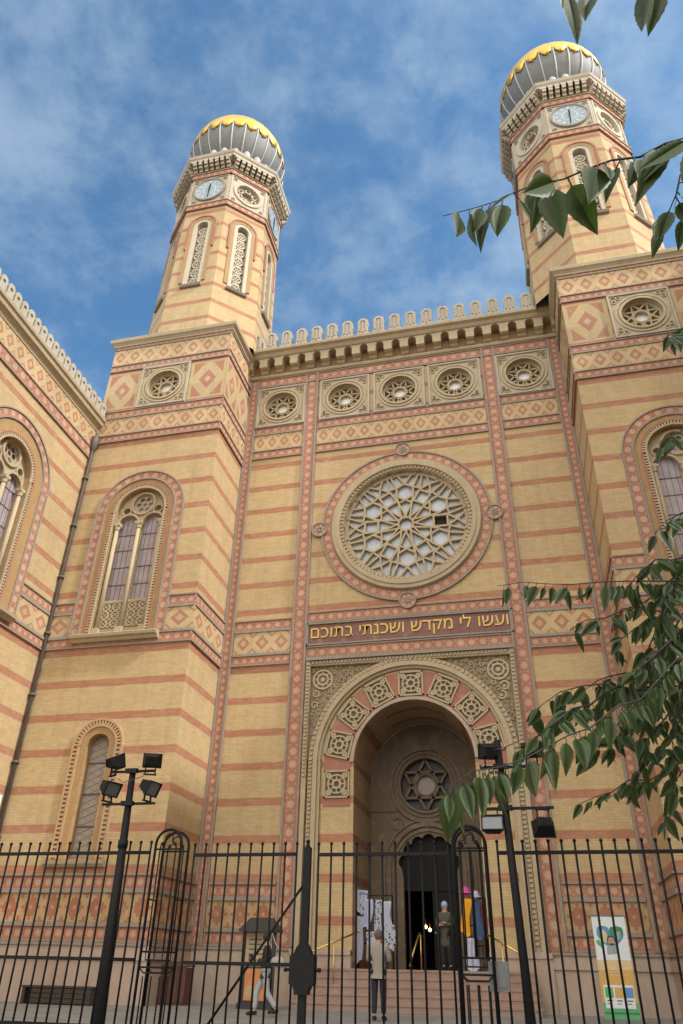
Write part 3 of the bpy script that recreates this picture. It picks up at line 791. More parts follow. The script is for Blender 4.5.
# ------------------------------------------------------------------ arched windows of towers and wing
def big_window(parent, loc, rz, R1=1.65, zs=14.43, name='arched_window'):
    """two lancets under a rosette in a brick and terracotta surround; local front is -y, z absolute"""
    k = R1 - 1.65
    hw = .92 - k * .1
    mb = MB()
    mb.archband(0, zs, R1 - .36, R1, 9.86, .004, .045, 'rosette', 48, 'stone_grey')
    mb.archband(0, zs, hw + .19, R1 - .36, 9.86, .0, .03, 'brick_plain', 48)
    mb.archband(0, zs, hw, hw + .05, 9.86, -.02, .06, 'stone', 40); mb.archband(0, zs, hw + .14, hw + .19, 9.86, .0, .06, 'redplaster', 40)
    nd = 34
    for i in range(nd):
        a = PI * (i + .5) / nd; p = lambda r: (r * math.cos(a), zs + r * math.sin(a)); mb.bar(p(hw + .05), p(hw + .14), .055, .0, .055, 'stone')
    for i in range(int((zs - 9.9) / .1)):
        z = 9.9 + i * .1
        for sg in (-1, 1): a, b = sorted((sg * (hw + .05), sg * (hw + .14))); mb.ub(a, b, 0, .055, z, z + .055, 'stone')
    win = obj(name, mb, parent, loc, rz)
    mb = MB()
    lw = hw * .40; lc = hw * .5; lz = zs - .42
    rc, rz2 = hw * .42, zs + .40 + k * .5
    holes = [arch(-lc, lw, lz, 11.12, 16), arch(lc, lw, lz, 11.12, 16), circ(0, rz2, rc, 24), circ(-hw * .64, zs + .13, hw * .15, 12), circ(hw * .64, zs + .13, hw * .15, 12)]
    mb.plate(arch(0, hw, zs, 9.9, 36), holes, -.36, -.20, 'stone')
    mb.ring(0, rz2, rc, rc + .08, -.2, -.13, 'stone', 0, 2 * PI, 28, False)
    for sg in (-1, 1):
        mb.ring(sg * lc, lz, lw, lw + .07, -.2, -.13, 'stone', 0, PI, 20, False)
        mb.ring(sg * hw * .64, zs + .13, hw * .15, hw * .15 + .05, -.2, -.14, 'stone', 0, 2 * PI, 14, False)
    # pierced rosette
    mb.sheet(circ(0, rz2, rc + .01, 24), [circ(rc * .56 * math.cos(PI / 3 * q), rz2 + rc * .56 * math.sin(PI / 3 * q), rc * .24, 10) for q in range(6)] + [circ(0, rz2, rc * .2, 10)], -.26, 'stone')
    for u in (-hw + .1, 0, hw - .1):
        mb.cyl((u, .13, 10.15), (u, .13, lz - .2), .075, .068, 'stone', 10)
        mb.ub(u - .12, u + .12, -.22, -.02, 9.86, 10.16, 'stone'); mb.ub(u - .12, u + .12, -.22, -.02, lz - .06, lz + .05, 'stone')
        mb.lathe([(.07, lz - .22), (.10, lz - .2), (.08, lz - .17), (.12, lz - .06)], (u, .13, 0), 'stone', 10)
    # balustrade panels with a raised interlace
    for sg in (-1, 1):
        mb.ub(sg * lc - lw, sg * lc + lw, -.22, -.14, 11.05, 11.13, 'stone')
        mb.ub(sg * lc - lw, sg * lc + lw, -.198, -.19, 10.2, 11.05, 'stone_dark')
        for i in range(2):
            for j in range(3):
                x = sg * lc + (i - .5) * lw; z = 10.34 + j * .29
                mb.ring(x, z, lw * .28, lw * .42, -.19, -.15, 'stone', 0, 2 * PI, 10, False); mb.bar((x - lw * .5, z - .145), (x + lw * .5, z + .145), .03, -.19, -.155, 'stone'); mb.bar((x + lw * .5, z - .145), (x - lw * .5, z + .145), .03, -.19, -.155, 'stone')
    obj('window_tracery', mb, win)
    mb = MB(); mb.sheet(arch(0, hw, zs, 9.9, 36), [], -.33, 'pane')
    for sg in (-1, 1):
        for z in (11.75, 12.4, 13.05, 13.65): mb.ub(sg * lc - lw, sg * lc + lw, -.33, -.315, z, z + .03, 'lead')
        for i in range(4): mb.ub(sg * lc - lw * .72 + i * lw * .48 - .006, sg * lc - lw * .72 + i * lw * .48 + .006, -.33, -.32, 11.1, 14.3, 'lead')
    obj('window_pane', mb, win)
    mb = MB(); profile(mb, [(0, 9.62), (.14, 9.62), (.2, 9.70), (.28, 9.73), (.30, 9.82), (.24, 9.86), (-.22, 9.88)], -R1 + .2, R1 - .15, 'stone')
    obj('window_sill', mb, win)
    return win
def narrow_window(parent, loc, rz):
    zs, hw = 6.42, .36
    mb = MB()
    mb.archband(0, zs, hw, .56, 3.47, -.03, .03, 'brick_plain', 24); mb.archband(0, zs, .56, .62, 3.47, 0, .07, 'tan', 24); mb.archband(0, zs, .74, .80, 3.47, 0, .07, 'tan', 24)
    mb.archband(0, zs, .62, .74, 3.47, 0, .02, 'stone_dark', 24)
    for i in range(22):
        a = PI * (i + .5) / 22; p = lambda r: (r * math.cos(a), zs + r * math.sin(a)); mb.bar(p(.62), p(.74), .06, .02, .065, 'tan')
    for i in range(25):
        z = 3.5 + i * .117
        for sg in (-1, 1): a, b = sorted((sg * .62, sg * .74)); mb.ub(a, b, .02, .065, z, z + .06, 'tan')
    win = obj('narrow_window', mb, parent, loc, rz)
    mb = MB(); mb.sheet(arch(0, hw + .02, zs, 3.45, 20), [], -.30, 'pane_brown')
    for z in (4.3, 5.15, 6.0): mb.ub(-hw, hw, -.3, -.27, z, z + .035, 'lead')
    for i in range(16):
        z = 3.5 + i * .2
        mb.bar((-hw, z), (hw, z + .32), .014, -.3, -.285, 'stone_grey'); mb.bar((hw, z), (-hw, z + .32), .014, -.3, -.287, 'stone_grey')
    obj('window_pane', mb, win)
    mb = MB(); profile(mb, [(0, 3.27), (.12, 3.27), (.2, 3.34), (.22, 3.44), (-.3, 3.49)], -.88, .88, 'stone'); obj('window_sill', mb, win)
    return win

# ------------------------------------------------------------------ towers
WU = -.02       # window axis inside a tower face, relative to its centre
wins, nwins, meds = [], [], []
for sg in (-1, 1):
    cx = sg * TC; hwid = (TX1 - TX0) / 2
    mb = MB()
    o4 = [(-hwid, GZ - .3), (hwid, GZ - .3), (hwid, 22.8), (-hwid, 22.8)]
    hw = [arch(WU, .92, 14.43, 9.88, 36), arch(WU + .12, .36, 6.42, 3.47, 20), circ(WU, 20.16, .66, 32)]
    mb.T = Matrix.Translation((cx, -TP, 0))
    mb.sheet(o4, hw, 0, 'brick'); mb.reveal(hw[0], -.4, 0, 'brick_plain'); mb.reveal(hw[1], -.35, 0, 'brick_plain'); mb.reveal(hw[2], -.4, 0, 'stone')
    for side in (-1, 1):
        mb.T = Matrix.Translation((cx + side * hwid, 0, 0)) @ Matrix.Rotation(side * PI / 2, 4, 'Z')
        a, b = -TP, 2.6
        q = [(a, GZ - .3), (b, GZ - .3), (b, 22.8), (a, 22.8)] if side > 0 else [(-b, GZ - .3), (-a, GZ - .3), (-a, 22.8), (-b, 22.8)]
        mb.sheet(q, [], 0, 'brick')
    mb.T = Matrix.Translation((cx, 2.6, 0)) @ Matrix.Rotation(PI, 4, 'Z'); mb.sheet(o4, [], 0, 'brick')
    mb.T = None; mb.box(cx - hwid, cx + hwid, -TP, 2.6, 22.8, 22.86, 'stone_grey')
    wp('tower_wall', mb, syn)
    Tf = Matrix.Translation((cx, -TP, 0))
    inner = -sg      # the face towards the middle of the front
    Ti = Matrix.Translation((cx + inner * hwid, 0, 0)) @ Matrix.Rotation(inner * PI / 2, 4, 'Z')
    ia, ib = (-TP - .03, 0) if inner > 0 else (0, TP + .03)
    def wrap(mb, z0, z1, k, segs, **kw):
        mb.T = Tf
        for a, b in segs: mb.band(a, b, z0, z1, .002, k, **kw)
        mb.T = Ti; mb.band(ia, ib, z0, z1, .002, k, **kw); mb.T = None
    full = [(-hwid, hwid)]
    g = 1.65
    legs = [(-hwid, WU - g), (WU + g, hwid)]
    mb = MB()
    for z0, z1, k in ((22.40, 22.76, 'rosette'), (21.56, 22.40, 'diamond'), (21.20, 21.56, 'rosette'), (18.74, 19.13, 'rosette'), (17.98, 18.74, 'diamond'), (17.62, 17.98, 'rosette')):
        wrap(mb, z0, z1, k, full, edge=None if k == 'diamond' else 'stone_grey')
    for a, b in ((-hwid, WU - 1.05), (WU + 1.05, hwid)): 
        mb.T = Tf; w = b - a; mb.ub(a, b, .002, .022, 19.15, 21.18, 'square', [(0, 0), (1, 0), (1, 1), (0, 1)])
    mb.T = Ti; n = 2; L = (ib - ia); mb.ub(ia, ib, .002, .022, 19.15, 21.18, 'square', [(0, 0), (n, 0), (n, 1), (0, 1)])
    mb.T = None
    wp('patterned_frieze', mb, syn)
    mb = MB()
    for z0, z1, k in BANDS: wrap(mb, z0, z1, k, full if z1 < 9.9 else legs)
    wp('patterned_frieze', mb, syn)
    mb = MB()
    for z0, z1, k in BASE: wrap(mb, z0, z1, k, full, ew=.05, en=.05)
    wp('patterned_frieze', mb, syn)
    mb = MB()
    for T_, a, b in ((Tf, -hwid - .12, hwid + .12), (Ti, ia - (.12 if inner > 0 else 0), ib + (.12 if inner < 0 else 0))):
        mb.T = T_; mb.ub(a, b, 0, .12, GZ - .3, 1.2, 'plinth')
        mb.ub(a, b, 0, .17, 1.2, 1.42, 'plinth'); mb.ub(a, b, 0, .10, 1.42, 1.56, 'plinth'); mb.ub(a, b, 0, .15, 1.50, 1.55, 'stone_grey')
    mb.T = None; wp('plinth', mb, syn)
    # crowning cornice: one moulded frame round the tower
    mb = MB()
    cp = [(0, 22.56), (.07, 22.56), (.09, 22.63), (.15, 22.70), (.20, 22.74), (.22, 22.88), (.19, 22.92), (-.2, 22.97)]
    y0_, y1_ = -TP, 2.6
    for (n0, z0), (n1, z1) in zip(cp, cp[1:]):
        q = lambda n, z: [(cx - hwid - n, y0_ - n, z), (cx + hwid + n, y0_ - n, z), (cx + hwid + n, y1_ + n, z), (cx - hwid - n, y1_ + n, z)]
        A_, B_ = q(n0, z0), q(n1, z1)
        for i in range(4): j = (i + 1) % 4; mb.face([A_[i], A_[j], B_[j], B_[i]], 'stone')
    mb.face([(cx - hwid + .2, y0_ + .2, 22.97), (cx + hwid - .2, y0_ + .2, 22.97), (cx + hwid - .2, y1_ - .2, 22.97), (cx - hwid + .2, y1_ - .2, 22.97)], 'stone_grey')
    wp('cornice', mb, syn)
    L = lambda u: (cx + u, -TP, -GZ)
    if sg == -1:
        w1 = big_window(syn, L(WU), 0); w2 = narrow_window(syn, L(WU + .12), 0)
    else:
        copy_tree(w1, syn, L(WU)); copy_tree(w2, syn, L(WU + .12))
    copy_tree(med, syn, (cx + WU, -TP, 20.16 - GZ))

# ------------------------------------------------------------------ octagonal turrets
OY, AP = .05, 2.38
def octo(r): # corner radius and half side for apothem r
    return r / math.cos(PI / 8), r * math.tan(PI / 8)
TAPER = .0085
def lean(mb):
    for v in mb.v: v.y -= AP * TAPER * max(0, 31.1 - v.z)
    return mb
def tw_window(parent, loc, rz):
    zs, hw = 29.80, .27
    mb = MB()
    mb.archband(0, zs, hw, hw + .16, 25.85, -.03, .03, 'turret_cream', 20); mb.archband(0, zs, hw + .16, hw + .34, 25.95, .0, .05, 'brick_plain', 20)
    mb.archband(0, zs, hw + .34, hw + .42, 28.2, .0, .08, 'redplaster', 20)
    w = obj('turret_window', lean(mb), parent, loc, rz)
    mb = MB()
    mb.sheet(arch(0, hw + .01, zs, 25.75, 16), [], -.34, 'pane_brown')
    obj('window_pane', lean(mb), w)
    mb = MB()
    z = 26.1
    for i in range(7):
        zc = 26.12 + i * .58
        mb.ring(0, zc, .18, .25, -.3, -.14, 'turret_cream', 0, 2 * PI, 14, False)
        for q in range(3): a = PI / 3 * q + PI / 6; mb.bar((.24 * math.cos(a), zc + .24 * math.sin(a)), (-.24 * math.cos(a), zc - .24 * math.sin(a)), .05, -.3, -.15, 'turret_cream')
        if i: mb.bar((-hw, zc - .29), (hw, zc - .29), .05, -.3, -.16, 'turret_cream'); mb.bar((-.12, zc - .36), (.12, zc - .22), .05, -.3, -.17, 'turret_cream'); mb.bar((.12, zc - .36), (-.12, zc - .22), .05, -.3, -.17, 'turret_cream')
    obj('window_tracery', lean(mb), w)
    mb = MB(); profile(mb, [(0, 25.62), (.1, 25.62), (.15, 25.72), (-.3, 25.76)], -.48, .48, 'stone_grey'); obj('window_sill', lean(mb), w)
    return w
def turret_star(parent, loc, rz):
    mb = MB(); r = .62
    P = [(r * math.cos(PI / 2 + PI / 3 * k), r * math.sin(PI / 2 + PI / 3 * k)) for k in range(6)]
    for k in range(6): mb.bar(P[k], P[(k + 2) % 6], .07, -.28, -.08, 'turret_cream')
    mb.ring(0, 0, .60, .76, -.28, .06, 'turret_cream', 0, 2 * PI, 32, False)
    for k in range(6): a = PI / 3 * k; mb.ring(.47 * math.cos(a), .47 * math.sin(a), .09, .14, -.28, -.1, 'turret_cream', 0, 2 * PI, 10, False)
    w = obj('star_window', mb, parent, loc, rz)
    mb = MB(); mb.poly(circ(0, 0, .62, 24), -.26, 'pane_brown'); obj('window_pane', mb, w)
    return w
def clock(parent, loc, rz):
    mb = MB()
    mb.ring(0, 0, 0, .72, .02, .06, 'clock', 0, 2 * PI, 40, False); mb.ring(0, 0, .72, .80, .0, .10, 'stone_grey', 0, 2 * PI, 40, False)
    mb.ring(0, 0, .30, .34, .06, .065, 'clock_ring', 0, 2 * PI, 32, False)
    for k in range(12): a = PI / 6 * k; mb.bar((.47 * math.cos(a), .47 * math.sin(a)), (.64 * math.cos(a), .64 * math.sin(a)), .07, .06, .068, 'clock_ring')
    mb.ring(0, 0, .67, .70, .06, .066, 'clock_ring', 0, 2 * PI, 40, False)
    w = obj('clock', mb, parent, loc, rz)
    mb = MB(); mb.bar((0, -.08), (.03, .40), .06, .075, .09, 'iron'); obj('clock_hand', mb, w)
    mb = MB(); mb.bar((0, .1), (-.02, -.60), .045, .092, .105, 'iron'); obj('clock_hand', mb, w)
    return w
TM = {}
for sg in (-1, 1):
    ox = -8.44 if sg < 0 else 8.10
    Rc, hs_ = octo(AP)
    mb = MB(); zc0, zc1 = 31.46, 33.50
    for k in range(8):
        mb.T = Matrix.Translation((ox, OY, 0)) @ Matrix.Rotation(PI / 4 * k, 4, 'Z') @ Matrix.Translation((0, -AP, 0))
        h1 = arch(0, .27, 29.80, 25.75, 16); h2 = circ(0, 32.50, .62, 32)
        mb.sheet([(-hs_, 22.9), (hs_, 22.9), (hs_, 31.12), (-hs_, 31.12)], [h1], 0, 'brick'); mb.reveal(h1, -.35, 0, 'turret_cream')
        mb.ub(-.72, .72, .0, .045, 31.86, 31.95, 'redplaster') if 0 else None
        mb.sheet([(-hs_, zc0), (hs_, zc0), (hs_, zc1), (-hs_, zc1)], [h2] if k not in (0, 2, 4, 6) else [], 0, 'turret_cream'); mb.reveal(h2, -.3, 0, 'turret_cream') if k % 2 else None
        e = .05
        # panel frame and corner bosses of the clock storey
        for a, b, c, d in ((-hs_ + e, hs_ - e, zc1 - .12, zc1 - .04), (-hs_ + e, hs_ - e, zc0 + .04, zc0 + .12), (-hs_ + e, -hs_ + .13, zc0 + .12, zc1 - .12), (hs_ - .13, hs_ - e, zc0 + .12, zc1 - .12)): mb.ub(a, b, 0, .04, c, d, 'turret_cream')
        for sx in (-1, 1):
            for sz in (-1, 1): mb.ring(sx * (hs_ - .27), 32.48 + sz * .76, .05, .10, 0, .035, 'stone_grey', 0, 2 * PI, 10, False)
    mb.T = None
    for v in mb.v:
        f = 1 + TAPER * max(0, 31.1 - v.z); v.x = ox + (v.x - ox) * f; v.y = OY + (v.y - OY) * f
    oc = wp('octagon_wall', mb, syn)
    mb = MB()
    for z0, z1, ex in ((31.12, 31.46, .05), (33.50, 33.84, .05)):
        for k in range(8):
            rc_, h2_ = octo(AP + ex)
            mb.T = Matrix.Translation((ox, OY, 0)) @ Matrix.Rotation(PI / 4 * k, 4, 'Z') @ Matrix.Translation((0, -AP - ex, 0))
            mb.ub(-h2_, h2_, -.1, 0, z0, z1, 'rosette', [(0, 0), (6, 0), (6, 1), (0, 1)])
            mb.ub(-h2_ - .015, h2_ + .015, -.08, .04, z0 - .05, z0 + .02, 'redplaster'); mb.ub(-h2_ - .015, h2_ + .015, -.08, .04, z1 - .03, z1 + .03, 'stone')
    mb.T = None
    wp('patterned_frieze', mb, syn)
    mb = MB(); A2 = 2.86
    rc2, h2_ = octo(A2)
    def oct_prof(mb, prof, m):
        for (r0, z0), (r1, z1) in zip(prof, prof[1:]):
            for k in range(8):
                a, b = PI / 4 * k + PI / 8, PI / 4 * (k + 1) + PI / 8; c8 = math.cos(PI / 8)
                p = lambda r, z, t: (ox + r / c8 * math.cos(t), OY + r / c8 * math.sin(t), z)
                mb.face([p(r0, z0, a), p(r0, z0, b), p(r1, z1, b), p(r1, z1, a)], m)
    oct_prof(mb, [(2.42, 34.46), (2.74, 34.46), (2.76, 34.58), (2.80, 34.62), (2.84, 34.78), (2.80, 34.83), (0.02, 34.92)], 'turret_cream')
    oct_prof(mb, [(2.36, 33.82), (2.36, 34.5)], 'stone_grey')
    nb = 7
    for k in range(8):
        mb.T = Matrix.Translation((ox, OY, 0)) @ Matrix.Rotation(PI / 4 * k, 4, 'Z') @ Matrix.Translation((0, -2.38, 0))
        hh = 2.38 * math.tan(PI / 8)
        for i in range(nb):
            u = -hh + 2 * hh * i / nb + hh / nb
            s_ = .085
            for (n0, n1, z0, z1) in ((0, .16, 33.88, 34.02), (0, .28, 34.02, 34.18), (0, .37, 34.18, 34.34)): mb.ub(u - s_, u + s_, n0, n1, z0, z1, 'turret_cream')
            mb.ub(u - hh / nb - .03, u + hh / nb + .03, 0, .385, 34.34, 34.47, 'turret_cream')
    mb.T = None
    wp('turret_cornice', mb, syn)
    # dome
    zc, rd = 37.75, 2.5
    prof = [(2.12, 34.9), (2.12, 35.2), (2.2, 35.35)]
    prof += [(rd * math.cos(t), zc + rd * 1.06 * math.sin(t)) for t in [R(-52 + 142 * i / 24) for i in range(24)]]
    prof += [(.25, zc + rd * 1.06), (.12, zc + 2.9), (.0, zc + 3.0)]
    mb = MB(); mb.lathe(prof, (ox, OY, 0), 'zinc', 48)
    dome = wp('dome', mb, syn)
    mb = MB(); NR = 24
    for k in range(NR):
        a = 2 * PI * k / NR
        pts = []
        for i in range(15):
            t = R(-50 + 84 * i / 14); rr = rd * math.cos(t) + .01; pts.append((ox + rr * math.cos(a), OY + rr * math.sin(a), zc + rd * 1.06 * math.sin(t)))
        mb.tube(pts, .042, 'zinc_pale', 6)
    for k in range(NR * 1):   # anthemion leaves at the foot of the dome
        a = 2 * PI * (k + .5) / NR; mb.ball((ox + 2.16 * math.cos(a), OY + 2.16 * math.sin(a), 35.75), .26, 'zinc_pale', 8, .8, .8, 1.5)
    o = wp('dome_ribs', mb, dome); o.location = (0, 0, 0)
    mb = MB(); NS = 160
    def gp(a, t, e): 
        rr = (rd + e) * math.cos(t); return (ox + rr * math.cos(a), OY + rr * math.sin(a), zc + (rd * 1.06 + e) * math.sin(t))
    for i in range(NS):
        a, b = 2 * PI * i / NS, 2 * PI * (i + 1) / NS
        def low(x):
            q = (x * NR / (2 * PI)) % 1.0; base = abs(math.sin(PI * q)); fine = .25 * abs(math.sin(PI * q * 3))
            return R(13) - R(19) * (base ** .6 * .8 + fine * .8)
        la, lb = low(a), low(b)
        for j in range(8):
            f0, f1 = (j / 8) ** 1.0, ((j + 1) / 8)
            T0a, T1a = la + (R(90) - la) * f0, la + (R(90) - la) * f1; T0b, T1b = lb + (R(90) - lb) * f0, lb + (R(90) - lb) * f1
            e0, e1 = .055, .055
            mb.face([gp(a, T0a, e0), gp(b, T0b, e0), gp(b, T1b, e1), gp(a, T1a, e1)], 'gold', None, True)
        mb.face([gp(a, la, .0), gp(b, lb, .0), gp(b, lb, .055), gp(a, la, .055)], 'gold')
    o = wp('gilded_cap', mb, dome); o.location = (0, 0, 0)
    mb = MB(); mb.cyl((ox, OY, zc + 2.6), (ox, OY, zc + 3.5), .1, .06, 'gold'); mb.ball((ox, OY, zc + 3.7), .3, 'gold', 12)
    o = wp('finial', mb, dome); o.location = (0, 0, 0)
    for k in range(8):
        a = PI / 4 * k
        l0 = lambda z, e=0.0: (ox + (AP + e) * math.sin(a), OY - (AP + e) * math.cos(a), z - GZ)
        if sg == -1 and k == 0: TM['w'] = tw_window(syn, l0(0), a)
        else: copy_tree(TM['w'], syn, l0(0), a)
        if k % 2 == 0:
            if 'c' not in TM: TM['c'] = clock(syn, l0(32.48), a)
            else: copy_tree(TM['c'], syn, l0(32.48), a)
        else:
            if 's' not in TM: TM['s'] = turret_star(syn, l0(32.50), a)
            else: copy_tree(TM['s'], syn, l0(32.50), a)

# steps up to the porch
mb = MB(); ns = 5
for i in range(ns):
    z1 = GZ + (FL - GZ) * (i + 1) / ns; y0_ = -1.75 + i * .33
    mb.box(PC - 2.9 + i * .02, PC + 2.9 - i * .02, y0_, y0_ + .34 if i < ns - 1 else 0.0 - .245, GZ - .2, z1, 'step')
    mb.box(PC - 2.93 + i * .02, PC + 2.93 - i * .02, y0_ - .02, y0_ + .05, z1 - .045, z1 + .003, 'step')
mb.box(PC - PR + .003, PC + PR - .003, -.30, 2.98, FL - .25, FL, 'step')
wp('entrance_steps', mb, syn)

# ------------------------------------------------------------------ wing at the left, running towards the street
WY1, WY0 = -2.47, -17.0
wing = thing('side_wing', 'striped brick wing with arched windows and pierced parapet, at right angles to the left tower', 'building', (-11.27, -9.7, GZ))
TW = Matrix.Translation((-11.27, 0, 0)) @ Matrix.Rotation(PI / 2, 4, 'Z')     # u = world y
mb = MB(); mb.T = TW
wy = [-6.05, -10.6, -15.2]
hl = [arch(y, 0.90, 14.2, 9.88, 36) for y in wy]
mb.sheet([(WY0, GZ - .3), (WY1, GZ - .3), (WY1, 18.5), (WY0, 18.5)], hl, 0, 'brick')
for h in hl: mb.reveal(h, -.4, 0, 'brick_plain')
mb.T = None
mb.sheet([(-20, GZ - .3), (-11.27, GZ - .3), (-11.27, 18.5), (-20, 18.5)], [], -WY0, 'brick')
mb.box(-20, -11.3, WY0, WY1, 18.4, 18.5, 'stone_grey'); mb.box(-20.1, -20, WY0, WY1, GZ - .3, 18.5, 'brick')
wp('brick_wall', mb, wing)
mb = MB(); mb.T = TW
mb.band(WY0, WY1, 17.47, 18.24, .002, 'diamond', edge=None); mb.band(WY0, WY1, 16.95, 17.46, .002, 'rosette')
for i, y in enumerate(wy):
    a = WY1 if i == 0 else wy[i - 1] - 1.85
    for z0, z1, k in BANDS[1:]: mb.band(y + 1.85, a, z0, z1, .002, k)
for z0, z1, k in BANDS[:1] + BASE: mb.band(WY0, WY1, z0, z1, .002, k)
wp('patterned_frieze', mb, wing)
mb = MB(); mb.T = TW
profile(mb, [(0, 18.24), (.06, 18.24), (.09, 18.36), (.16, 18.42), (.24, 18.46), (.27, 18.60), (.33, 18.64), (.35, 18.74), (.0, 18.78)], WY0, WY1 - .01, 'stone')
wp('cornice', mb, wing)
mb = MB(); mb.T = TW
mb.ub(WY0, WY1, 0, .10, GZ - .3, 1.42, 'plinth'); mb.ub(WY0, WY1, 0, .15, 1.42, 1.55, 'plinth'); wp('plinth', mb, wing)
mb = MB()
mb.plate([(-.15, 0), (.15, 0), (.15, .5)] + [(.15 * math.cos(PI * k / 8), .5 + .15 * math.sin(PI * k / 8)) for k in range(1, 8)] + [(-.15, .5)], [circ(0, .42, .07, 10)], -.12, 0, 'stone_pale')
mb.sheet([(-.15, 0), (.15, 0), (.15, .5)] + [(.15 * math.cos(PI * k / 8), .5 + .15 * math.sin(PI * k / 8)) for k in range(1, 8)] + [(-.15, .5)], [circ(0, .42, .07, 10)], -.12, 'stone_pale')
mb.ub(-.2, .2, -.14, .02, .0, .1, 'stone_pale')
mw = mb.mesh('merlon'); y = WY1 - .22
while y > -13: link('merlon', mw, wing, (.26, y + 9.7, 18.77 - GZ), PI / 2); y -= .37
ww = big_window(wing, (0, wy[0] + 9.7, -GZ), PI / 2, 1.85, 14.2)
for y in wy[1:]: copy_tree(ww, wing, (0, y + 9.7, -GZ))
# unseen block standing for a building on the right, added for its shadow
mb = MB()
for q in ([(TX1 + .3, -TP - .2), (TX1 + .3, -19), (20, -19), (20, -TP - .2)],):
    for i in range(4):
        a, b_ = q[i], q[(i + 1) % 4]; L = math.hypot(b_[0] - a[0], b_[1] - a[1])
        mb.face([(a[0], a[1], GZ - .3), (b_[0], b_[1], GZ - .3), (b_[0], b_[1], 22.6), (a[0], a[1], 22.6)], 'brick', [(0, GZ - .3), (L, GZ - .3), (L, 22.6), (0, 22.6)])
mb.box(TX1 + .02, 20.1, -19.1, -TP - .1, 22.6, 22.9, 'stone')
wp('unseen_shadow_block', mb, syn)
# downpipe in the corner
mb = MB(); X = -11.27 + .10; Y = -TP - .10
mb.tube([(X, Y, .5), (X, Y, 17.2), (X + .03, Y - .02, 17.6), (X + .12, Y - .12, 18.0)], .058, 'pipe', 10)
mb.lathe([(.08, 17.3), (.17, 17.55), (.17, 17.85), (.12, 17.9)], (X, Y, 0), 'pipe', 12)
for z in range(2, 17, 2): mb.lathe([(.075, z), (.1, z), (.1, z + .08), (.075, z + .08)], (X, Y, 0), 'pipe', 12)
pipe = obj('downpipe', mb, None, (0, 0, 0)); tag(pipe, 'dark rain downpipe in the corner between left tower and side wing', 'downpipe')
mb = MB(); mb.T = Matrix.Translation((-11.27, 0, 0)) @ Matrix.Rotation(PI / 2, 4, 'Z')
mb.ub(-4.2, -2.72, .02, .07, 3.9, 5.1, 'white'); mb.ub(-4.24, -2.68, .0, .05, 3.86, 5.14, 'stone_grey')
for i in range(5): mb.ub(-4.0, -3.0, .07, .075, 4.2 + i * .16, 4.24 + i * .16, 'lead')
plq = obj('wall_plaque', mb); tag(plq, 'white plaque on the side wing beside the downpipe', 'plaque')

# ------------------------------------------------------------------ ground
def paving(name, ca, cb, mortar, sx, sy):
    t = NT(name); p = t.pos()
    bt = t.node('ShaderNodeTexBrick'); t.put(bt.inputs['Vector'], p)
    bt.inputs['Scale'].default_value = 1; bt.inputs['Brick Width'].default_value = sx; bt.inputs['Row Height'].default_value = sy; bt.inputs['Mortar Size'].default_value = .008
    bt.inputs['Color1'].default_value = ca; bt.inputs['Color2'].default_value = cb; bt.inputs['Mortar'].default_value = mortar
    n = t.noise(p, 1.2, 6, .65)
    t.col(t.mix(.6, bt.outputs[0], t.mix(n, C(.45, .45, .45), C(1.1, 1.1, 1.1)), 'MULTIPLY')); t.set(Roughness=.8)
    t.bump(t.m('SUBTRACT', 1.0, bt.outputs['Fac']), .4, .01); return t.mat
M['paving'] = paving('granite_paving', C(.30, .30, .29), C(.24, .24, .235), C(.12, .12, .115), .6, .4)
M['asphalt'] = stone_mat('asphalt', C(.05, .05, .052), C(.07, .07, .07), 30, .4)
M['kerb'] = stone_mat('kerb_granite', C(.28, .27, .25), C(.2, .2, .19), 6)
mb = MB(); mb.face([(-900, -900, -.33), (900, -900, -.33), (900, 900, -.33), (-900, 900, -.33)], 'asphalt'); struct('street', mb)
mb = MB(); mb.box(-30, 30, -11.35, 30, -.32, GZ, 'paving'); struct('courtyard', mb)
mb = MB(); mb.box(-30, 30, -11.68, -11.352, -.32, GZ + .04, 'kerb'); struct('kerb', mb)
mb = MB(); mb.box(-30, 30, -16.2, -11.682, -.32, -.18, 'paving'); struct('pavement', mb)

# ------------------------------------------------------------------ iron fence, gate, piers
FY = -11.5
def fence_panel(root, x0, x1, ztop, rails, sp=.158, skip=()):
    ox = root.location.x; oz = root.location.z
    for z in rails:
        mb = MB(); mb.box(x0 - ox, x1 - ox, -.022, .022, z - .02 - oz, z + .02 - oz, 'iron'); obj('rail', mb, root)
    mb = MB(); mb.cyl((0, 0, .33 - oz), (0, 0, ztop + .12 - oz), .0135, .0135, 'iron', 8); mb.ball((0, 0, ztop + .132 - oz), .023, 'iron', 8)
    bm_ = mb.mesh('bar'); n = round((x1 - x0) / sp)
    for i in range(n + 1):
        x = x0 + (x1 - x0) * i / n
        if any(a < x < b for a, b in skip): continue
        link('bar', bm_, root, (x - ox, 0, 0))
FB = .33
f1 = thing('iron_fence', 'black iron railing with ball-tipped bars in front of the bench and left tower', 'fence', (-5.5, FY, FB))
fence_panel(f1, -9.0, -2.02, 2.46, (2.46, 1.19, .47))
f2 = thing('iron_fence', 'black iron railing with ball-tipped bars at the right, in front of the heart banner', 'fence', (4.8, FY, FB))
fence_panel(f2, 2.72, 7.6, 2.41, (2.41, .47))
g1 = thing('gate_leaf', 'black iron gate leaf with lock plate and slanting stay bar, in front of the kiosk', 'gate', (-.6, FY, FB))
fence_panel(g1, -1.36, .10, 2.42, (2.42, 1.17, .47))
g2 = thing('gate_leaf', 'black iron gate leaf of plain bars in front of the arched entrance', 'gate', (1.2, FY, FB))
fence_panel(g2, .40, 2.10, 2.41, (2.41, .47), .162)
mb = MB(); px_ = .25 + .6
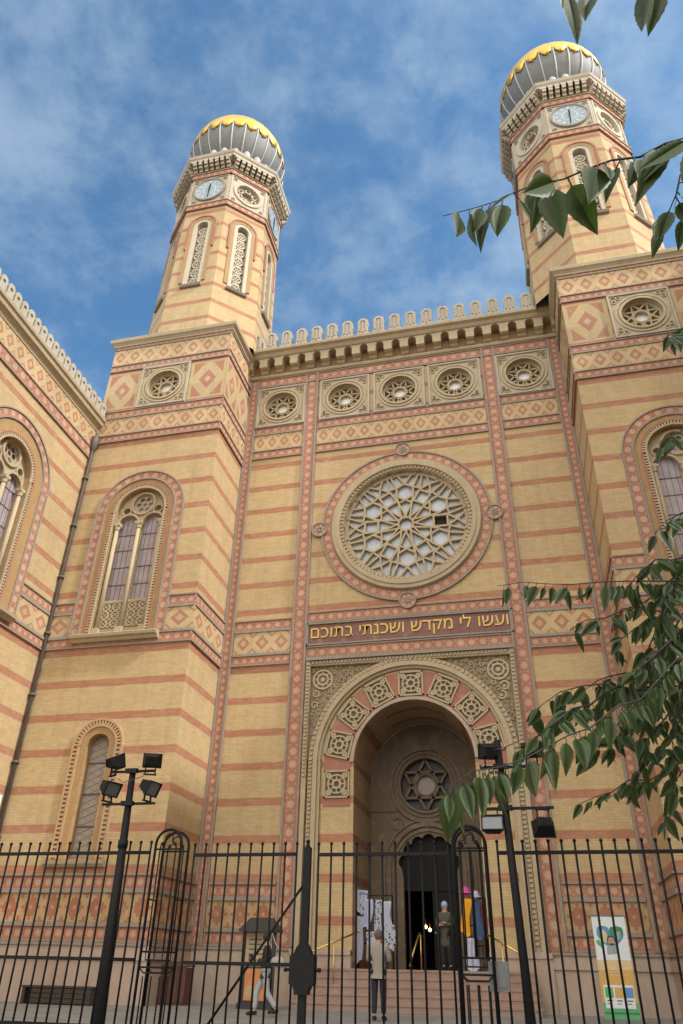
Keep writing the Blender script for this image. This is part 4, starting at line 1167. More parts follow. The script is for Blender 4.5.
mb.box(px_ - .045, px_ + .045, -.045, .045, 0, 2.50 - FB, 'iron'); mb.cyl((px_, 0, 2.50 - FB), (px_, 0, 2.55 - FB), .03, .02, 'iron'); mb.ball((px_, 0, 2.57 - FB), .03, 'iron'); obj('gate_post', mb, g1)
mb = MB()
oct_ = [(-.10, -.30), (.10, -.30), (.10, -.26), (.13, -.20), (.185, -.17), (.185, .17), (.13, .20), (.09, .28), (.05, .33), (-.05, .33), (-.09, .28), (-.13, .20), (-.185, .17), (-.185, -.17), (-.13, -.20), (-.10, -.26)]
o_ = [(a * .84 + px_, b * .84 + 1.12 - FB) for a, b in oct_]
mb.plate(o_, [], -.06, .09, 'iron'); mb.sheet(o_, [], -.06, 'iron')
for sg in (-1, 1): mb.cyl((px_ + sg * .14, -.04, 1.12 - FB), (px_ + sg * .205, -.04, 1.12 - FB), .018, .018, 'iron'); mb.ball((px_ + sg * .215, -.04, 1.12 - FB), .026, 'iron')
obj('lock_plate', mb, g1)
mb = MB(); mb.cyl((px_ - .05, .08, 2.08 - FB), (px_ - 1.36, .12, .02), .016, .016, 'iron'); mb.cyl((px_ - .05, .0, 2.08 - FB), (px_ - .05, .1, 2.08 - FB), .014, .014, 'iron')
mb.cyl((px_ - .045, .08, 2.07 - FB), (px_ - .06, .085, 1.95 - FB), .02, .01, 'iron'); obj('stay_bar', mb, g1)

def pier(x, label, w=.38, top=2.74):
    p = thing('fence_pier', label, 'fence pier', (x, FY, FB)); r = w / 2
    def frame(y):
        mb = MB(); zs = top - r - FB
        path = [(-r, y, 0), (-r, y, zs)] + [(r * math.cos(PI - PI * k / 14), y, zs + r * math.sin(PI - PI * k / 14)) for k in range(1, 14)] + [(r, y, zs), (r, y, 0)]
        mb.tube(path, .019, 'iron', 8)
        q = r * .62
        inner = [(-q, y, zs - .05), (-q * .9, y, zs + .02), (-q * .45, y, zs + .03), (-q * .45, y, zs + r * .55), (0, y, zs + r * .72), (q * .45, y, zs + r * .55), (q * .45, y, zs + .03), (q * .9, y, zs + .02), (q, y, zs - .05)]
        mb.tube(inner, .010, 'iron', 6)
        for z in (zs - .06, .95, .78, .10): mb.tube([(-r, y, z), (r, y, z)], .011, 'iron', 6)
        for u in (-q, 0, q): mb.tube([(u, y, .95), (u, y, zs - .06)], .010, 'iron', 6); mb.tube([(u, y, .10), (u, y, .68)], .010, 'iron', 6)
        mb.tube([(-q, y, .95), (-q, y, .86), (q, y, .86), (q, y, .95)], .009, 'iron', 6)
        mb.tube([(-r, y, .78), (-q, y, .72), (q, y, .72), (r, y, .78)], .009, 'iron', 6)
        for sg in (-1, 1): mb.ball((sg * r * .5, y, zs - .0), .02, 'iron', 6)
        obj('arched_frame', mb, p)
    frame(-.08); frame(.17)
    mb = MB()
    for sx in (-1, 1):
        for z in (.1, .78, 1.55): mb.tube([(sx * r, -.08, z), (sx * r, .17, z)], .010, 'iron', 6)
    obj('cross_rail', mb, p)
    return p
pl_ = pier(-1.72, 'narrow arched iron pier in the railing beside the left floodlight mast')
pr_ = pier(2.37, 'narrow arched iron pier between the plain gate leaf and the right floodlight mast', .40, 2.72)
mb = MB(); mb.box(.13, .36, -.02, .12, .62, .92, 'zinc'); mb.box(.16, .33, -.03, -.02, .66, .88, 'zinc'); obj('intercom_box', mb, pr_)

# ------------------------------------------------------------------ floodlight masts
def lens_mat():
    t = NT('flood_glass'); t.col(C(.17, .18, .19)); t.set(Roughness=.15, Metallic=.2); return t.mat
M['lens'] = lens_mat()
M['cable'] = simple('red_cable', C(.20, .03, .025), .6)
def mast(x, label, top, lean, arms, floods, rb=.086, rt=.044):
    p = thing('floodlight_mast', label, 'floodlight mast', (x, FY - .3, -.18))
    tz = top + .18
    X = lambda z: lean * (z / tz)
    mb = MB(); mb.cyl((0, 0, 0), (lean, 0, tz), rb, rt, 'iron_dull', 14); mb.lathe([(.2, 0), (.2, .03), (.13, .05), (.115, .2)], (0, 0, 0), 'iron_dull', 14)
    mb.cyl((X(2.72), 0, 2.66), (X(2.78), 0, 2.76), rb * .78, rb * .78, 'iron_dull', 14); obj('mast_pole', mb, p)
    for z, a, b in arms:
        mb = MB(); z += .18; mb.box(a, b, -.018, .018, z - .015, z + .015, 'iron_dull'); mb.box(X(z) - .09, X(z) + .09, -.07, -.01, z - .03, z + .03, 'iron_dull'); obj('crossarm', mb, p)
    for (fx, fz, yaw, tilt, up) in floods:
        f = link('floodlight', None, p, (fx, 0, fz + .18), yaw)
        T_ = Matrix.Rotation(tilt, 4, 'X')
        mb = MB(); mb.T = T_      # glass looks towards +y before the turn
        A_ = [(-.125, .07, -.095), (.125, .07, -.095), (.125, .07, .095), (-.125, .07, .095)]; B_ = [(-.085, -.10, -.05), (.085, -.10, -.05), (.085, -.10, .06), (-.085, -.10, .06)]
        mb.face(B_, 'iron_dull')
        for i in range(4): j = (i + 1) % 4; mb.face([A_[i], A_[j], B_[j], B_[i]], 'iron_dull')
        for a, b, c, d in ((-.135, .135, .085, .10), (-.135, .135, -.10, -.085), (-.135, -.12, -.085, .085), (.12, .135, -.085, .085)): mb.box(a, b, .06, .095, c, d, 'iron_dull')
        for u in (-.05, -.017, .017, .05): mb.box(u - .004, u + .004, -.12, -.06, -.045, .055, 'iron_dull')
        h = obj('flood_housing', mb, f)
        mb = MB(); mb.T = T_; mb.face([(-.12, .075, -.085), (.12, .075, -.085), (.12, .075, .085), (-.12, .075, .085)], 'lens'); obj('flood_glass', mb, f)
        mb = MB(); s_ = -1 if up else 1
        for u in (-.07, .07): mb.box(u - .008, u + .008, -.012, .012, min(0, s_ * .20), max(0, s_ * .20), 'iron_dull')
        mb.box(-.09, .09, -.02, .02, s_ * .19 - .008, s_ * .19 + .008, 'iron_dull'); obj('flood_bracket', mb, f)
    mb = MB(); mb.tube([(X(top) - .2, -.05, top + .1), (X(top) - .08, -.09, top + .03), (X(top) + .05, -.09, top + .06), (X(top) + .2, -.05, top + .12)], .006, 'cable', 5); obj('cable', mb, p)
    return p
mast(-2.21, 'black mast with four floodlights standing clear in front of the left tower', 3.47, -.11,
     [(3.49, -.44, .24), (3.05, -.5, .30)],
     [(-.42, 3.63, R(-35), R(14), True), (.16, 3.63, R(20), R(14), True), (-.44, 3.28, R(-110), R(-25), True), (.18, 3.27, R(-100), R(-25), True)])
mast(2.96, 'black mast with floodlights half hidden by the overhanging leaves', 3.72, -.11,
     [(3.38, -.36, .36), (2.88, -.40, .50)],
     [(-.22, 3.58, R(15), R(14), True), (.30, 3.58, R(-15), R(14), True), (-.26, 2.68, R(180), R(20), False), (.36, 2.67, R(10), R(-20), False)], .056, .042)

# ------------------------------------------------------------------ handrails on the steps
def rail(label, pts, posts):
    t = thing('handrail', label, 'handrail', tuple(posts[0][0])); o = Vector(posts[0][0])
    mb = MB(); mb.tube([Vector(p) - o for p in pts], .022, 'brass', 8); mb.ball(Vector(pts[0]) - o, .035, 'brass'); mb.ball(Vector(pts[-1]) - o, .035, 'brass'); obj('top_rail', mb, t)
    for a, b in posts: mb = MB(); mb.cyl(Vector(a) - o, Vector(b) - o, .018, .018, 'brass', 8); obj('post', mb, t)
rail('brass handrail slanting up the left side of the steps', [(-2.52, -1.35, 1.42), (-1.95, -.95, 1.68), (-1.36, -.5, 1.95)], [((-1.92, -.93, .60), (-1.92, -.93, 1.68))])
rail('short brass handrail in the middle of the steps', [(.04, -1.15, 1.22), (.06, -1.1, 1.36), (.17, -.55, 1.86), (.19, -.4, 1.93), (.20, -.36, 1.86)], [((.05, -1.12, .60), (.05, -1.12, 1.28)), ((.2, -.36, 1.13), (.2, -.36, 1.9))])
rail('brass handrail slanting down the right side of the steps', [(1.84, -.5, 1.93), (2.2, -.85, 1.75), (2.62, -1.25, 1.52)], [((2.24, -.88, .60), (2.24, -.88, 1.73))])

# ------------------------------------------------------------------ courtyard furniture
b = thing('bench', 'low dark wooden bench box against the foot of the left tower', 'bench', (-8.03, -3.05, GZ))
mb = MB()
for i in range(4): mb.box(-.95, .95, -.24 + i * .12, -.135 + i * .12, .33, .365, 'wood_dark')
obj('seat', mb, b)
mb = MB()
for i in range(3): mb.box(-.72, .90, -.22, -.19, .03 + i * .10, .115 + i * .10, 'wood_dark')
mb.box(-.72, .9, -.19, .2, .02, .32, 'wood_dark'); obj('front_panel', mb, b)
for x in (-.88, .82):
    mb = MB(); mb.box(x - .04, x + .04, -.2, .2, 0, .33, 'wood_dark'); obj('leg', mb, b)
b = thing('litter_bin', 'tall brown slatted litter bin beside the left tower', 'bin', (-5.80, -1.55, GZ))
for i in range(7):
    x = -.30 + i * .1; mb = MB(); mb.box(x - .044, x + .044, -.26, -.235, .05, .80, 'wood_red'); obj('slat', mb, b)
mb = MB(); mb.box(-.32, .32, -.235, .25, .0, .78, 'wood_red'); obj('body', mb, b)
mb = MB(); mb.box(-.35, .35, -.29, .29, .80, .835, 'wood_red'); obj('top', mb, b)

M['poster_orange'] = simple('orange_poster', C(.55, .21, .06), .4, 0, .45, 4)
M['poster_cream'] = simple('cream_notice', C(.42, .34, .19), .6, 0, .3, 7)
M['notice_yellow'] = simple('yellow_strip', C(.6, .42, .05), .5)
k = thing('display_kiosk', 'dark roofed display stand with orange poster, behind the woman with the bag', 'kiosk', (-3.42, -2.3, GZ))
mb = MB()
mb.face([(-.44, -.34, 1.60), (.44, -.34, 1.60), (.30, .05, 1.86), (-.30, .05, 1.86)], 'roof_board'); mb.face([(.44, .4, 1.60), (-.44, .4, 1.60), (-.30, .05, 1.86), (.30, .05, 1.86)], 'roof_board')
mb.face([(-.44, .4, 1.6), (-.44, -.34, 1.6), (-.30, .05, 1.86)], 'roof_board'); mb.face([(.44, -.34, 1.6), (.44, .4, 1.6), (.30, .05, 1.86)], 'roof_board'); mb.box(-.44, .44, -.34, .4, 1.55, 1.602, 'roof_board'); obj('roof', mb, k)
for x in (-.40, .36): mb = MB(); mb.box(x - .035, x + .035, -.03, .04, 0, 1.55, 'roof_board'); obj('post', mb, k)
mb = MB(); mb.box(-.34, .31, -.02, .02, .95, 1.5, 'poster_cream')
for i in range(4): mb.box(-.26, .10 + .04 * (i % 2), -.024, -.02, 1.08 + i * .1, 1.11 + i * .1, 'lead')
obj('notice_panel', mb, k)
mb = MB(); mb.box(-.40, .36, -.05, .0, .86, .93, 'notice_yellow'); obj('shelf_strip', mb, k)
mb = MB(); mb.box(-.46, .4, -.06, .12, .0, .12, 'roof_board'); mb.box(-.40, .36, -.03, .05, .12, .84, 'roof_board'); obj('stand_body', mb, k)
mb = MB(); mb.box(-.31, .24, -.04, -.03, .17, .80, 'poster_orange'); mb.box(-.26, .05, -.044, -.04, .24, .46, 'poster_cream'); obj('poster', mb, k)

# banner with a heart collage
for n_, c in dict(bn_white=C(.70, .72, .72), bn_teal=C(.03, .30, .40), bn_green=C(.05, .22, .07), bn_leaf=C(.10, .40, .16), bn_orange=C(.62, .36, .10), bn_peach=C(.66, .50, .26), bn_grey=C(.30, .34, .36), bn_dark=C(.04, .05, .06), bn_blue=C(.12, .26, .5), bn_skin=C(.48, .28, .19)).items(): M[n_] = simple(n_, c, .5, 0, .18, 6)
bn = thing('banner_stand', 'tall roll-up banner with a heart-shaped photo collage, behind the right railing', 'banner', (4.60, -3.0, GZ))
mb = MB(); mb.box(-.36, .36, -.10, .10, 0, .08, 'zinc'); mb.box(-.02, .02, .02, .05, .08, 1.88, 'zinc'); obj('banner_base', mb, bn)
mb = MB()
mb.box(-.34, .34, -.008, 0, .08, .36, 'bn_leaf'); mb.box(-.34, .34, -.008, 0, .36, .92, 'bn_orange'); mb.box(-.34, .34, -.008, 0, .92, 1.10, 'bn_peach'); mb.box(-.34, .34, -.008, 0, 1.10, 1.90, 'bn_white')
def heart(sc, dx, dz, m, n, t0=0, t1=2 * PI, k=40):
    pts = []
    for i in range(k):
        t = t0 + (t1 - t0) * i / k
        pts.append((dx + sc * 16 * math.sin(t) ** 3 / 17, dz + sc * (13 * math.cos(t) - 5 * math.cos(2 * t) - 2 * math.cos(3 * t) - math.cos(4 * t)) / 17))
    mb.sheet(pts, [], n, m)
heart(.29, 0, 1.52, 'bn_teal', .011)
heart(.15, .13, 1.60, 'bn_green', .013); heart(.13, -.14, 1.62, 'bn_blue', .013)
mb.sheet([(-.20, 1.44), (-.10, 1.40), (-.06, 1.56), (-.12, 1.66), (-.2, 1.6)], [], .014, 'bn_peach'); mb.sheet([(.05, 1.38), (.2, 1.5), (.21, 1.62), (.1, 1.62)], [], .014, 'bn_grey')
heart(.09, -.22, 1.40, 'bn_leaf', .012)
mb.sheet([(-.11, 1.20), (.10, 1.22), (.09, 1.34), (.03, 1.38), (-.04, 1.38), (-.11, 1.32)], [], .015, 'bn_grey')
mb.sheet(circ(-.0, 1.46, .085, 20), [], .017, 'bn_dark'); mb.sheet([(.065 * math.cos(a) , 1.435 + .08 * math.sin(a)) for a in [2 * PI * i / 18 for i in range(18)]], [], .019, 'bn_skin')
mb.sheet([(-.05, 1.40), (.05, 1.40), (.035, 1.365), (-.035, 1.365)], [], .021, 'bn_dark')
for dx in (-.025, .025): mb.sheet(circ(dx, 1.455, .009, 8), [], .021, 'bn_dark')
for i in range(5): mb.ub(-.2, .2 - .05 * (i % 2), .009, .012, 1.03 - i * .05, 1.045 - i * .05, 'bn_peach')
mb.ub(-.29, .29, .009, .012, .26, .66, 'bn_white')
for x0, c in ((-.27, 'bn_leaf'), (-.08, 'bn_orange'), (.12, 'bn_blue')): mb.ub(x0, x0 + .16, .012, .015, .44, .62, c); mb.ub(x0 + .02, x0 + .13, .012, .014, .38, .40, 'bn_dark'); mb.ub(x0 + .02, x0 + .1, .012, .014, .33, .345, 'bn_dark')
mb.ub(-.34, .34, .009, .012, .16, .20, 'bn_green'); obj('banner_sheet', mb, bn)
mb = MB(); mb.box(-.35, .35, -.015, .015, 1.895, 1.93, 'zinc'); obj('top_bar', mb, bn)

# ------------------------------------------------------------------ souvenir racks on the porch
def rack(label, x, y, w, h):
    r = thing('garment_rack', label, 'garment rack', (x, y, FL))
    for s_ in (-1, 1): mb = MB(); mb.cyl((s_ * w / 2, 0, 0), (s_ * w / 2, 0, h), .02, .02, 'iron_dull', 8); mb.cyl((s_ * w / 2, -.2, .02), (s_ * w / 2, .2, .02), .02, .02, 'iron_dull', 8); obj('post', mb, r)
    for z in (h, h * .62, h * .34): mb = MB(); mb.cyl((-w / 2, 0, z), (w / 2, 0, z), .014, .014, 'iron_dull', 8); obj('crossbar', mb, r)
rack('dark rack hung with pale shawls at the left of the doorway', -1.15, .62, .95, 1.72)
rack('dark rack hung with coloured garments at the right of the doorway', 1.52, .62, .62, 1.66)
def cloth(name, label, cat, x, y, ztop, w, h, m, amp=.03, fr=3.0, taper=1.0, group=None, sd=1):
    rnd = random.Random(sd); mb = MB(); nx, nz = 14, 8; ph = rnd.uniform(0, 6)
    def P(i, j, t):
        u = i / nx; v = j / nz
        ww = w * (1 + (taper - 1) * v) * (1 + .10 * math.sin(v * 7 + ph))
        return ((u - .5) * ww + .02 * math.sin(v * 5 + ph), -t - amp * math.sin(u * fr * 2 * PI + ph + v) * (.4 + .6 * v), -h * v + .05 * math.sin(u * 5 + ph) * v)
    for t in (0, .016):
        for i in range(nx):
            for j in range(nz): mb.face([P(i, j, t), P(i + 1, j, t), P(i + 1, j + 1, t), P(i, j + 1, t)], m, None, True)
    for i in range(nx):
        mb.face([P(i, 0, 0), P(i + 1, 0, 0), P(i + 1, 0, .016), P(i, 0, .016)], m); mb.face([P(i, nz, 0), P(i + 1, nz, 0), P(i + 1, nz, .016), P(i, nz, .016)], m)
    for j in range(nz):
        mb.face([P(0, j, 0), P(0, j + 1, 0), P(0, j + 1, .016), P(0, j, .016)], m); mb.face([P(nx, j, 0), P(nx, j + 1, 0), P(nx, j + 1, .016), P(nx, j, .016)], m)
    o = tag(obj(name, mb, None, (x, y, ztop)), label, cat, group); o.rotation_euler = (0, rnd.uniform(-.13, .13), rnd.uniform(-.35, .35))
G = 'shawls hung on the left rack'
cloth('shawl', 'pale printed shawl draped highest on the left rack', 'shawl', -1.52, .52, 2.98, .30, .55, M['shawl_print_pale'], group=G, sd=1)
cloth('shawl', 'plain lilac shawl at the middle of the left rack', 'shawl', -1.30, .50, 2.76, .26, .72, M['lilac'], group=G, sd=2)
cloth('shawl', 'black and white printed shawl right of the lilac one', 'shawl', -1.04, .54, 2.74, .20, .80, M['shawl_print'], group=G, sd=3)
cloth('shawl', 'plain pale shawl at the right end of the left rack', 'shawl', -.84, .50, 2.70, .24, .62, M['palecloth'], group=G, sd=4)
cloth('shawl', 'long pale shawl hanging lowest at the left edge of the rack', 'shawl', -1.54, .54, 2.34, .20, 1.05, M['palecloth'], group=G, sd=5)
cloth('shawl', 'black and white flowered shawl hanging low beside the doorway', 'shawl', -.72, .50, 2.15, .30, .60, M['shawl_print'], group=G, sd=6)
cloth('shawl', 'pale printed shawl hanging behind the man in the grey jacket', 'shawl', -1.22, .50, 1.98, .34, .72, M['shawl_print_pale'], group=G, sd=7)
G = 'garments hung on the right rack'
cloth('garment', 'bright yellow tunic on the right rack', 'garment', 1.37, .50, 2.78, .22, .84, M['yellow'], .025, 2, 1.15, G, 8)
cloth('garment', 'dark blue garment next to the yellow tunic', 'garment', 1.62, .54, 2.72, .20, .86, M['blue'], .025, 2, 1.15, G, 9)
cloth('garment', 'wine red garment at the outer end of the right rack', 'garment', 1.78, .50, 2.68, .18, .84, M['wine'], .025, 2, 1.1, G, 10)
cloth('garment', 'pale skirt hanging below the yellow tunic', 'garment', 1.42, .50, 1.86, .26, .70, M['palecloth'], .03, 2, 1.3, G, 11)
mb = MB(); mb.ball((0, 0, .06), .12, 'pink', 12, 1, 1, .9); mb.lathe([(.0, .02), (.17, .0), (.17, .015), (.11, .05)], (0, 0, 0), 'pink', 16)
tag(obj('hat', mb, None, (1.33, .56, 2.90)), 'pink hat set on top of the right rack', 'hat')
mb = MB(); mb.ball((0, 0, .07), .105, 'palecloth', 12, 1, 1, 1.0); mb.lathe([(.0, .02), (.15, .0), (.15, .015), (.10, .05)], (0, 0, 0), 'palecloth', 16)
tag(obj('hat', mb, None, (1.60, .56, 2.80)), 'pale hat beside the pink one on the right rack', 'hat')

# ------------------------------------------------------------------ people
def skin_mesh(name, verts, edges, radii, m, root=0, levels=2):
    me = bpy.data.meshes.new(name + '_skeleton'); me.from_pydata(verts, edges, [])
    o = bpy.data.objects.new(name + '_skeleton', me); COL.objects.link(o)
    bm = bmesh.new(); bm.from_mesh(me); L = bm.verts.layers.skin.verify(); bm.verts.ensure_lookup_table()
    for v, r in zip(bm.verts, radii):
        v[L].radius = (r if isinstance(r, tuple) else (r, r)); v[L].use_root = False
    bm.verts[root][L].use_root = True
    bm.to_mesh(me); bm.free()
    o.modifiers.new('skin', 'SKIN').use_smooth_shade = True
    s_ = o.modifiers.new('sub', 'SUBSURF'); s_.levels = levels; s_.render_levels = levels
    dg = bpy.context.evaluated_depsgraph_get(); r = bpy.data.meshes.new_from_object(o.evaluated_get(dg)); r.name = name
    bpy.data.objects.remove(o); bpy.data.meshes.remove(me)
    r.materials.clear(); r.materials.append(M[m])
    for p in r.polygons: p.use_smooth = True
    return r
def merge(me, mb):
    """adds a builder's faces to a mesh"""
    bm = bmesh.new(); bm.from_mesh(me); ex = mb.mesh('x'); off = len(me.materials)
    for mt in ex.materials: me.materials.append(mt)
    n = len(bm.faces); bm.from_mesh(ex); bm.faces.ensure_lookup_table()
    for f in bm.faces[n:]: f.material_index += off
    bm.to_mesh(me); bm.free(); bpy.data.meshes.remove(ex)
def person(label, loc, rz, sc, J, top, bottom, hair, long_coat=False, scarf=None):
    root = thing('person', label, 'person', loc, rz); root.scale = (sc, sc, sc)
    V = ['pelvis', 'waist', 'chest', 'neck', 'chin', 'crown', 'shL', 'elL', 'wrL', 'shR', 'elR', 'wrR', 'hipL', 'knL', 'anL', 'toL', 'hipR', 'knR', 'anR', 'toR']
    E_ = [('pelvis', 'waist'), ('waist', 'chest'), ('chest', 'neck'), ('neck', 'chin'), ('chin', 'crown'), ('chest', 'shL'), ('shL', 'elL'), ('elL', 'wrL'), ('chest', 'shR'), ('shR', 'elR'), ('elR', 'wrR'),
          ('pelvis', 'hipL'), ('hipL', 'knL'), ('knL', 'anL'), ('anL', 'toL'), ('pelvis', 'hipR'), ('hipR', 'knR'), ('knR', 'anR'), ('anR', 'toR')]
    RD = dict(pelvis=.12, waist=.11, chest=.125, neck=.055, chin=.082, crown=.078, shL=.065, elL=.043, wrL=.028, shR=.065, elR=.043, wrR=.028, hipL=.088, knL=.058, anL=.038, toL=.034, hipR=.088, knR=.058, anR=.038, toR=.034)
    ix = {v: i for i, v in enumerate(V)}
    body = skin_mesh('body', [J[v] for v in V], [(ix[a], ix[b]) for a, b in E_], [RD[v] for v in V], 'skin')
    mb = MB(); hc = (Vector(J['chin']) + Vector(J['crown'])) / 2; fw = Vector((0, -1, 0))
    mb.ball(hc + Vector((0, -.098, -.01)), .016, 'skin', 6, 1, 1.2, 1.5)
    for s_ in (-1, 1):
        mb.ball(hc + Vector((s_ * .034, -.083, .015)), .011, 'hair_dark', 6); mb.ball(hc + Vector((s_ * .088, .0, -.005)), .022, 'skin', 6, .5, 1, 1.5)
        w = Vector(J['wrL' if s_ < 0 else 'wrR']); e = Vector(J['elL' if s_ < 0 else 'elR']); d = (w - e).normalized(); sd = d.cross(Vector((0, 0, 1))); sd = sd.normalized() if sd.length > .1 else Vector((1, 0, 0)); nn = d.cross(sd)
        pc = w + d * .055; mb.tube([w, w + d * .03, pc + d * .03], [.027, .036, .034], 'skin', 8)
        for q, ln in ((-1.5, .055), (-.5, .07), (.5, .066), (1.5, .05)):
            b0 = pc + d * .03 + sd * q * .016; mb.tube([b0, b0 + d * ln * .6, b0 + d * ln * .9 + nn * .025], [.009, .008, .006], 'skin', 6)
        b0 = w + d * .03 + sd * .03 * -s_; mb.tube([b0, b0 + d * .03 - sd * s_ * .02, b0 + d * .06 - sd * s_ * .02 + nn * .01], [.011, .010, .008], 'skin', 6)
    mb.tube([hc + Vector((-.02, -.094, -.045)), hc + Vector((0, -.098, -.046)), hc + Vector((.02, -.094, -.045))], .005, 'wine', 5)
    merge(body, mb); link('body', body, root)
    # upper garment
    hem = .52 if long_coat else .80
    tv = ['waist', 'chest', 'neck', 'shL', 'elL', 'wrL', 'shR', 'elR', 'wrR', 'pelvis']; jj = dict(J)
    wl = Vector(J['wrL']).lerp(Vector(J['elL']), .12); wr = Vector(J['wrR']).lerp(Vector(J['elR']), .12)
    nk = Vector(J['neck']) - Vector((0, 0, .02)); p = Vector(J['pelvis'])
    P = [J['pelvis'], J['waist'], J['chest'], tuple(nk), J['shL'], J['elL'], tuple(wl), J['shR'], J['elR'], tuple(wr), (p.x, p.y + .01, hem)]
    me = skin_mesh('jacket', P, [(10, 0), (0, 1), (1, 2), (2, 3), (2, 4), (4, 5), (5, 6), (2, 7), (7, 8), (8, 9)], [(.165, .145), (.15, .135), (.165, .14), .07, .088, .064, .05, .088, .064, .05, (.19, .165) if long_coat else (.165, .145)], top)
    link('coat' if long_coat else 'jacket', me, root)
    q = [tuple(p + Vector((0, 0, -.02))), J['hipL'], J['knL'], tuple(Vector(J['anL']) + Vector((0, 0, .03))), J['hipR'], J['knR'], tuple(Vector(J['anR']) + Vector((0, 0, .03)))]
    link('trousers', skin_mesh('trousers', q, [(0, 1), (1, 2), (2, 3), (0, 4), (4, 5), (5, 6)], [.125, .102, .075, .062, .102, .075, .062], bottom), root)
    for s_ in 'LR':
        a, t = Vector(J['an' + s_]), Vector(J['to' + s_]); d = (t - a); d.z = 0; d.normalize()
        mb = MB(); mb.tube([a - d * .06 + Vector((0, 0, -.035)), a + Vector((0, 0, -.02)), a + d * .09 + Vector((0, 0, -.035)), a + d * .17 + Vector((0, 0, -.045)), a + d * .20 + Vector((0, 0, -.05))], [.03, .05, .048, .036, .012], 'black', 8); obj('shoe', mb, root)
    mb = MB(); mb.ball(hc + Vector((0, .022, .03)), .106, scarf or hair, 14, .93, 1.0, 1.08)
    if scarf: mb.ball(hc + Vector((0, .05, -.08)), .08, scarf, 10, 1, .7, 1.3)
    elif hair == 'hair_dark':
        mb.ball(hc + Vector((0, .06, -.05)), .085, hair, 12, 1, .8, 1.5)
    obj('headscarf' if scarf else 'hair', mb, root)
    return root
def base_pose():
    return dict(pelvis=(0, 0, .93), waist=(0, .0, 1.10), chest=(0, .005, 1.31), neck=(0, .01, 1.47), chin=(0, -.015, 1.555), crown=(0, -.01, 1.645), shL=(-.185, .01, 1.385), elL=(-.225, .03, 1.12), wrL=(-.21, -.09, .89), shR=(.185, .01, 1.385), elR=(.225, .03, 1.12), wrR=(.21, -.09, .89),
                hipL=(-.09, 0, .87), knL=(-.10, -.01, .48), anL=(-.105, .02, .09), toL=(-.115, -.13, .035), hipR=(.09, 0, .87), knR=(.10, -.01, .48), anR=(.105, .02, .09), toR=(.115, -.13, .035))
J = base_pose(); J.update(elL=(-.25, -.02, 1.13), wrL=(-.12, -.24, 1.20), elR=(.25, -.02, 1.13), wrR=(.10, -.26, 1.22), chin=(0, -.03, 1.555))
person('person in a light grey jacket and dark trousers seen from behind, facing the entrance', (-.02, -5.0, GZ), PI, .88, J, 'jacket', 'navy', 'hair_grey')
J = base_pose(); J.update(knL=(-.09, -.20, .50), anL=(-.09, -.22, .10), toL=(-.09, -.37, .05), knR=(.09, .06, .48), anR=(.09, .30, .14), toR=(.09, .17, .04), elL=(-.23, .0, 1.12), wrL=(-.10, -.24, 1.14), elR=(.23, .02, 1.12), wrR=(.08, -.25, 1.12), chin=(0, -.045, 1.55), crown=(0, -.035, 1.64))
wm = person('person in a black jacket and pale trousers striding past the display kiosk', (-2.38, -4.9, GZ), R(-75), .84, J, 'black', 'light_trousers', 'hair_dark')
bagp = thing('shoulder_bag', 'cream shoulder bag hanging from the striding person in black', 'bag', (-2.12, -4.98, GZ + .82))
mb = MB(); mb.ball((0, 0, .11), .14, 'bag', 14, 1.15, .38, .72); mb.ball((.03, 0, .07), .125, 'bag', 12, 1.2, .42, .5); obj('bag_body', mb, bagp)
mb = MB(); mb.tube([(-.15, 0, .2), (-.2, .03, .45), (-.16, .06, .62), (-.08, .03, .45), (.13, 0, .2)], .014, 'bag', 6); obj('strap', mb, bagp)
mb = MB(); mb.box(-.04, .04, -.02, .02, -.06, .05, 'iron'); mb.box(-.012, .012, -.05, -.02, -.03, .02, 'lens')
tag(obj('camera', mb, None, (-2.68, -5.02, GZ + 1.0)), 'small dark camera held by the striding person in black', 'camera')
J = base_pose(); J.update(elL=(-.24, -.03, 1.13), wrL=(.02, -.22, 1.16), elR=(.24, -.03, 1.13), wrR=(-.03, -.22, 1.11))
person('person in a long olive coat and pale headscarf standing at the right of the doorway', (.70, .95, FL), R(-15), .93, J, 'coat', 'black', 'hair_dark', True, 'scarf')

# ------------------------------------------------------------------ tree whose branches hang in from the right
def leaf_mat():
    t = NT('leaf'); p = t.pos(); vec, u, v = t.uv()
    n = t.noise(p, 7, 3); c = t.mix(n, C(.032, .055, .015), C(.075, .105, .03))
    vein = t.m('LESS_THAN', t.m('ABSOLUTE', t.m('SUBTRACT', u, .5)), .022)
    side = t.m('LESS_THAN', t.m('FRACT', t.m('ADD', t.m('MULTIPLY', v, 7), t.m('MULTIPLY', t.m('ABSOLUTE', t.m('SUBTRACT', u, .5)), -3.0))), .10)
    c = t.mix(t.m('MAXIMUM', vein, t.m('MULTIPLY', side, .5)), c, C(.10, .15, .045))
    t.col(c); t.set(Roughness=.52)
    tr = t.node('ShaderNodeBsdfTranslucent'); t.put(tr.inputs[0], t.mix(n, C(.07, .12, .02), C(.13, .19, .03)))
    mx = t.node('ShaderNodeMixShader'); mx.inputs[0].default_value = .22
    t.t.links.new(t.b.outputs[0], mx.inputs[1]); t.t.links.new(tr.outputs[0], mx.inputs[2]); t.t.links.new(mx.outputs[0], t.out.inputs[0])
    return t.mat
M['leaf'] = leaf_mat()
M['bark'] = stone_mat('bark', C(.075, .055, .04), C(.04, .03, .022), 9, .6)
M['twig'] = simple('twig_bark', C(.030, .022, .017), .7)
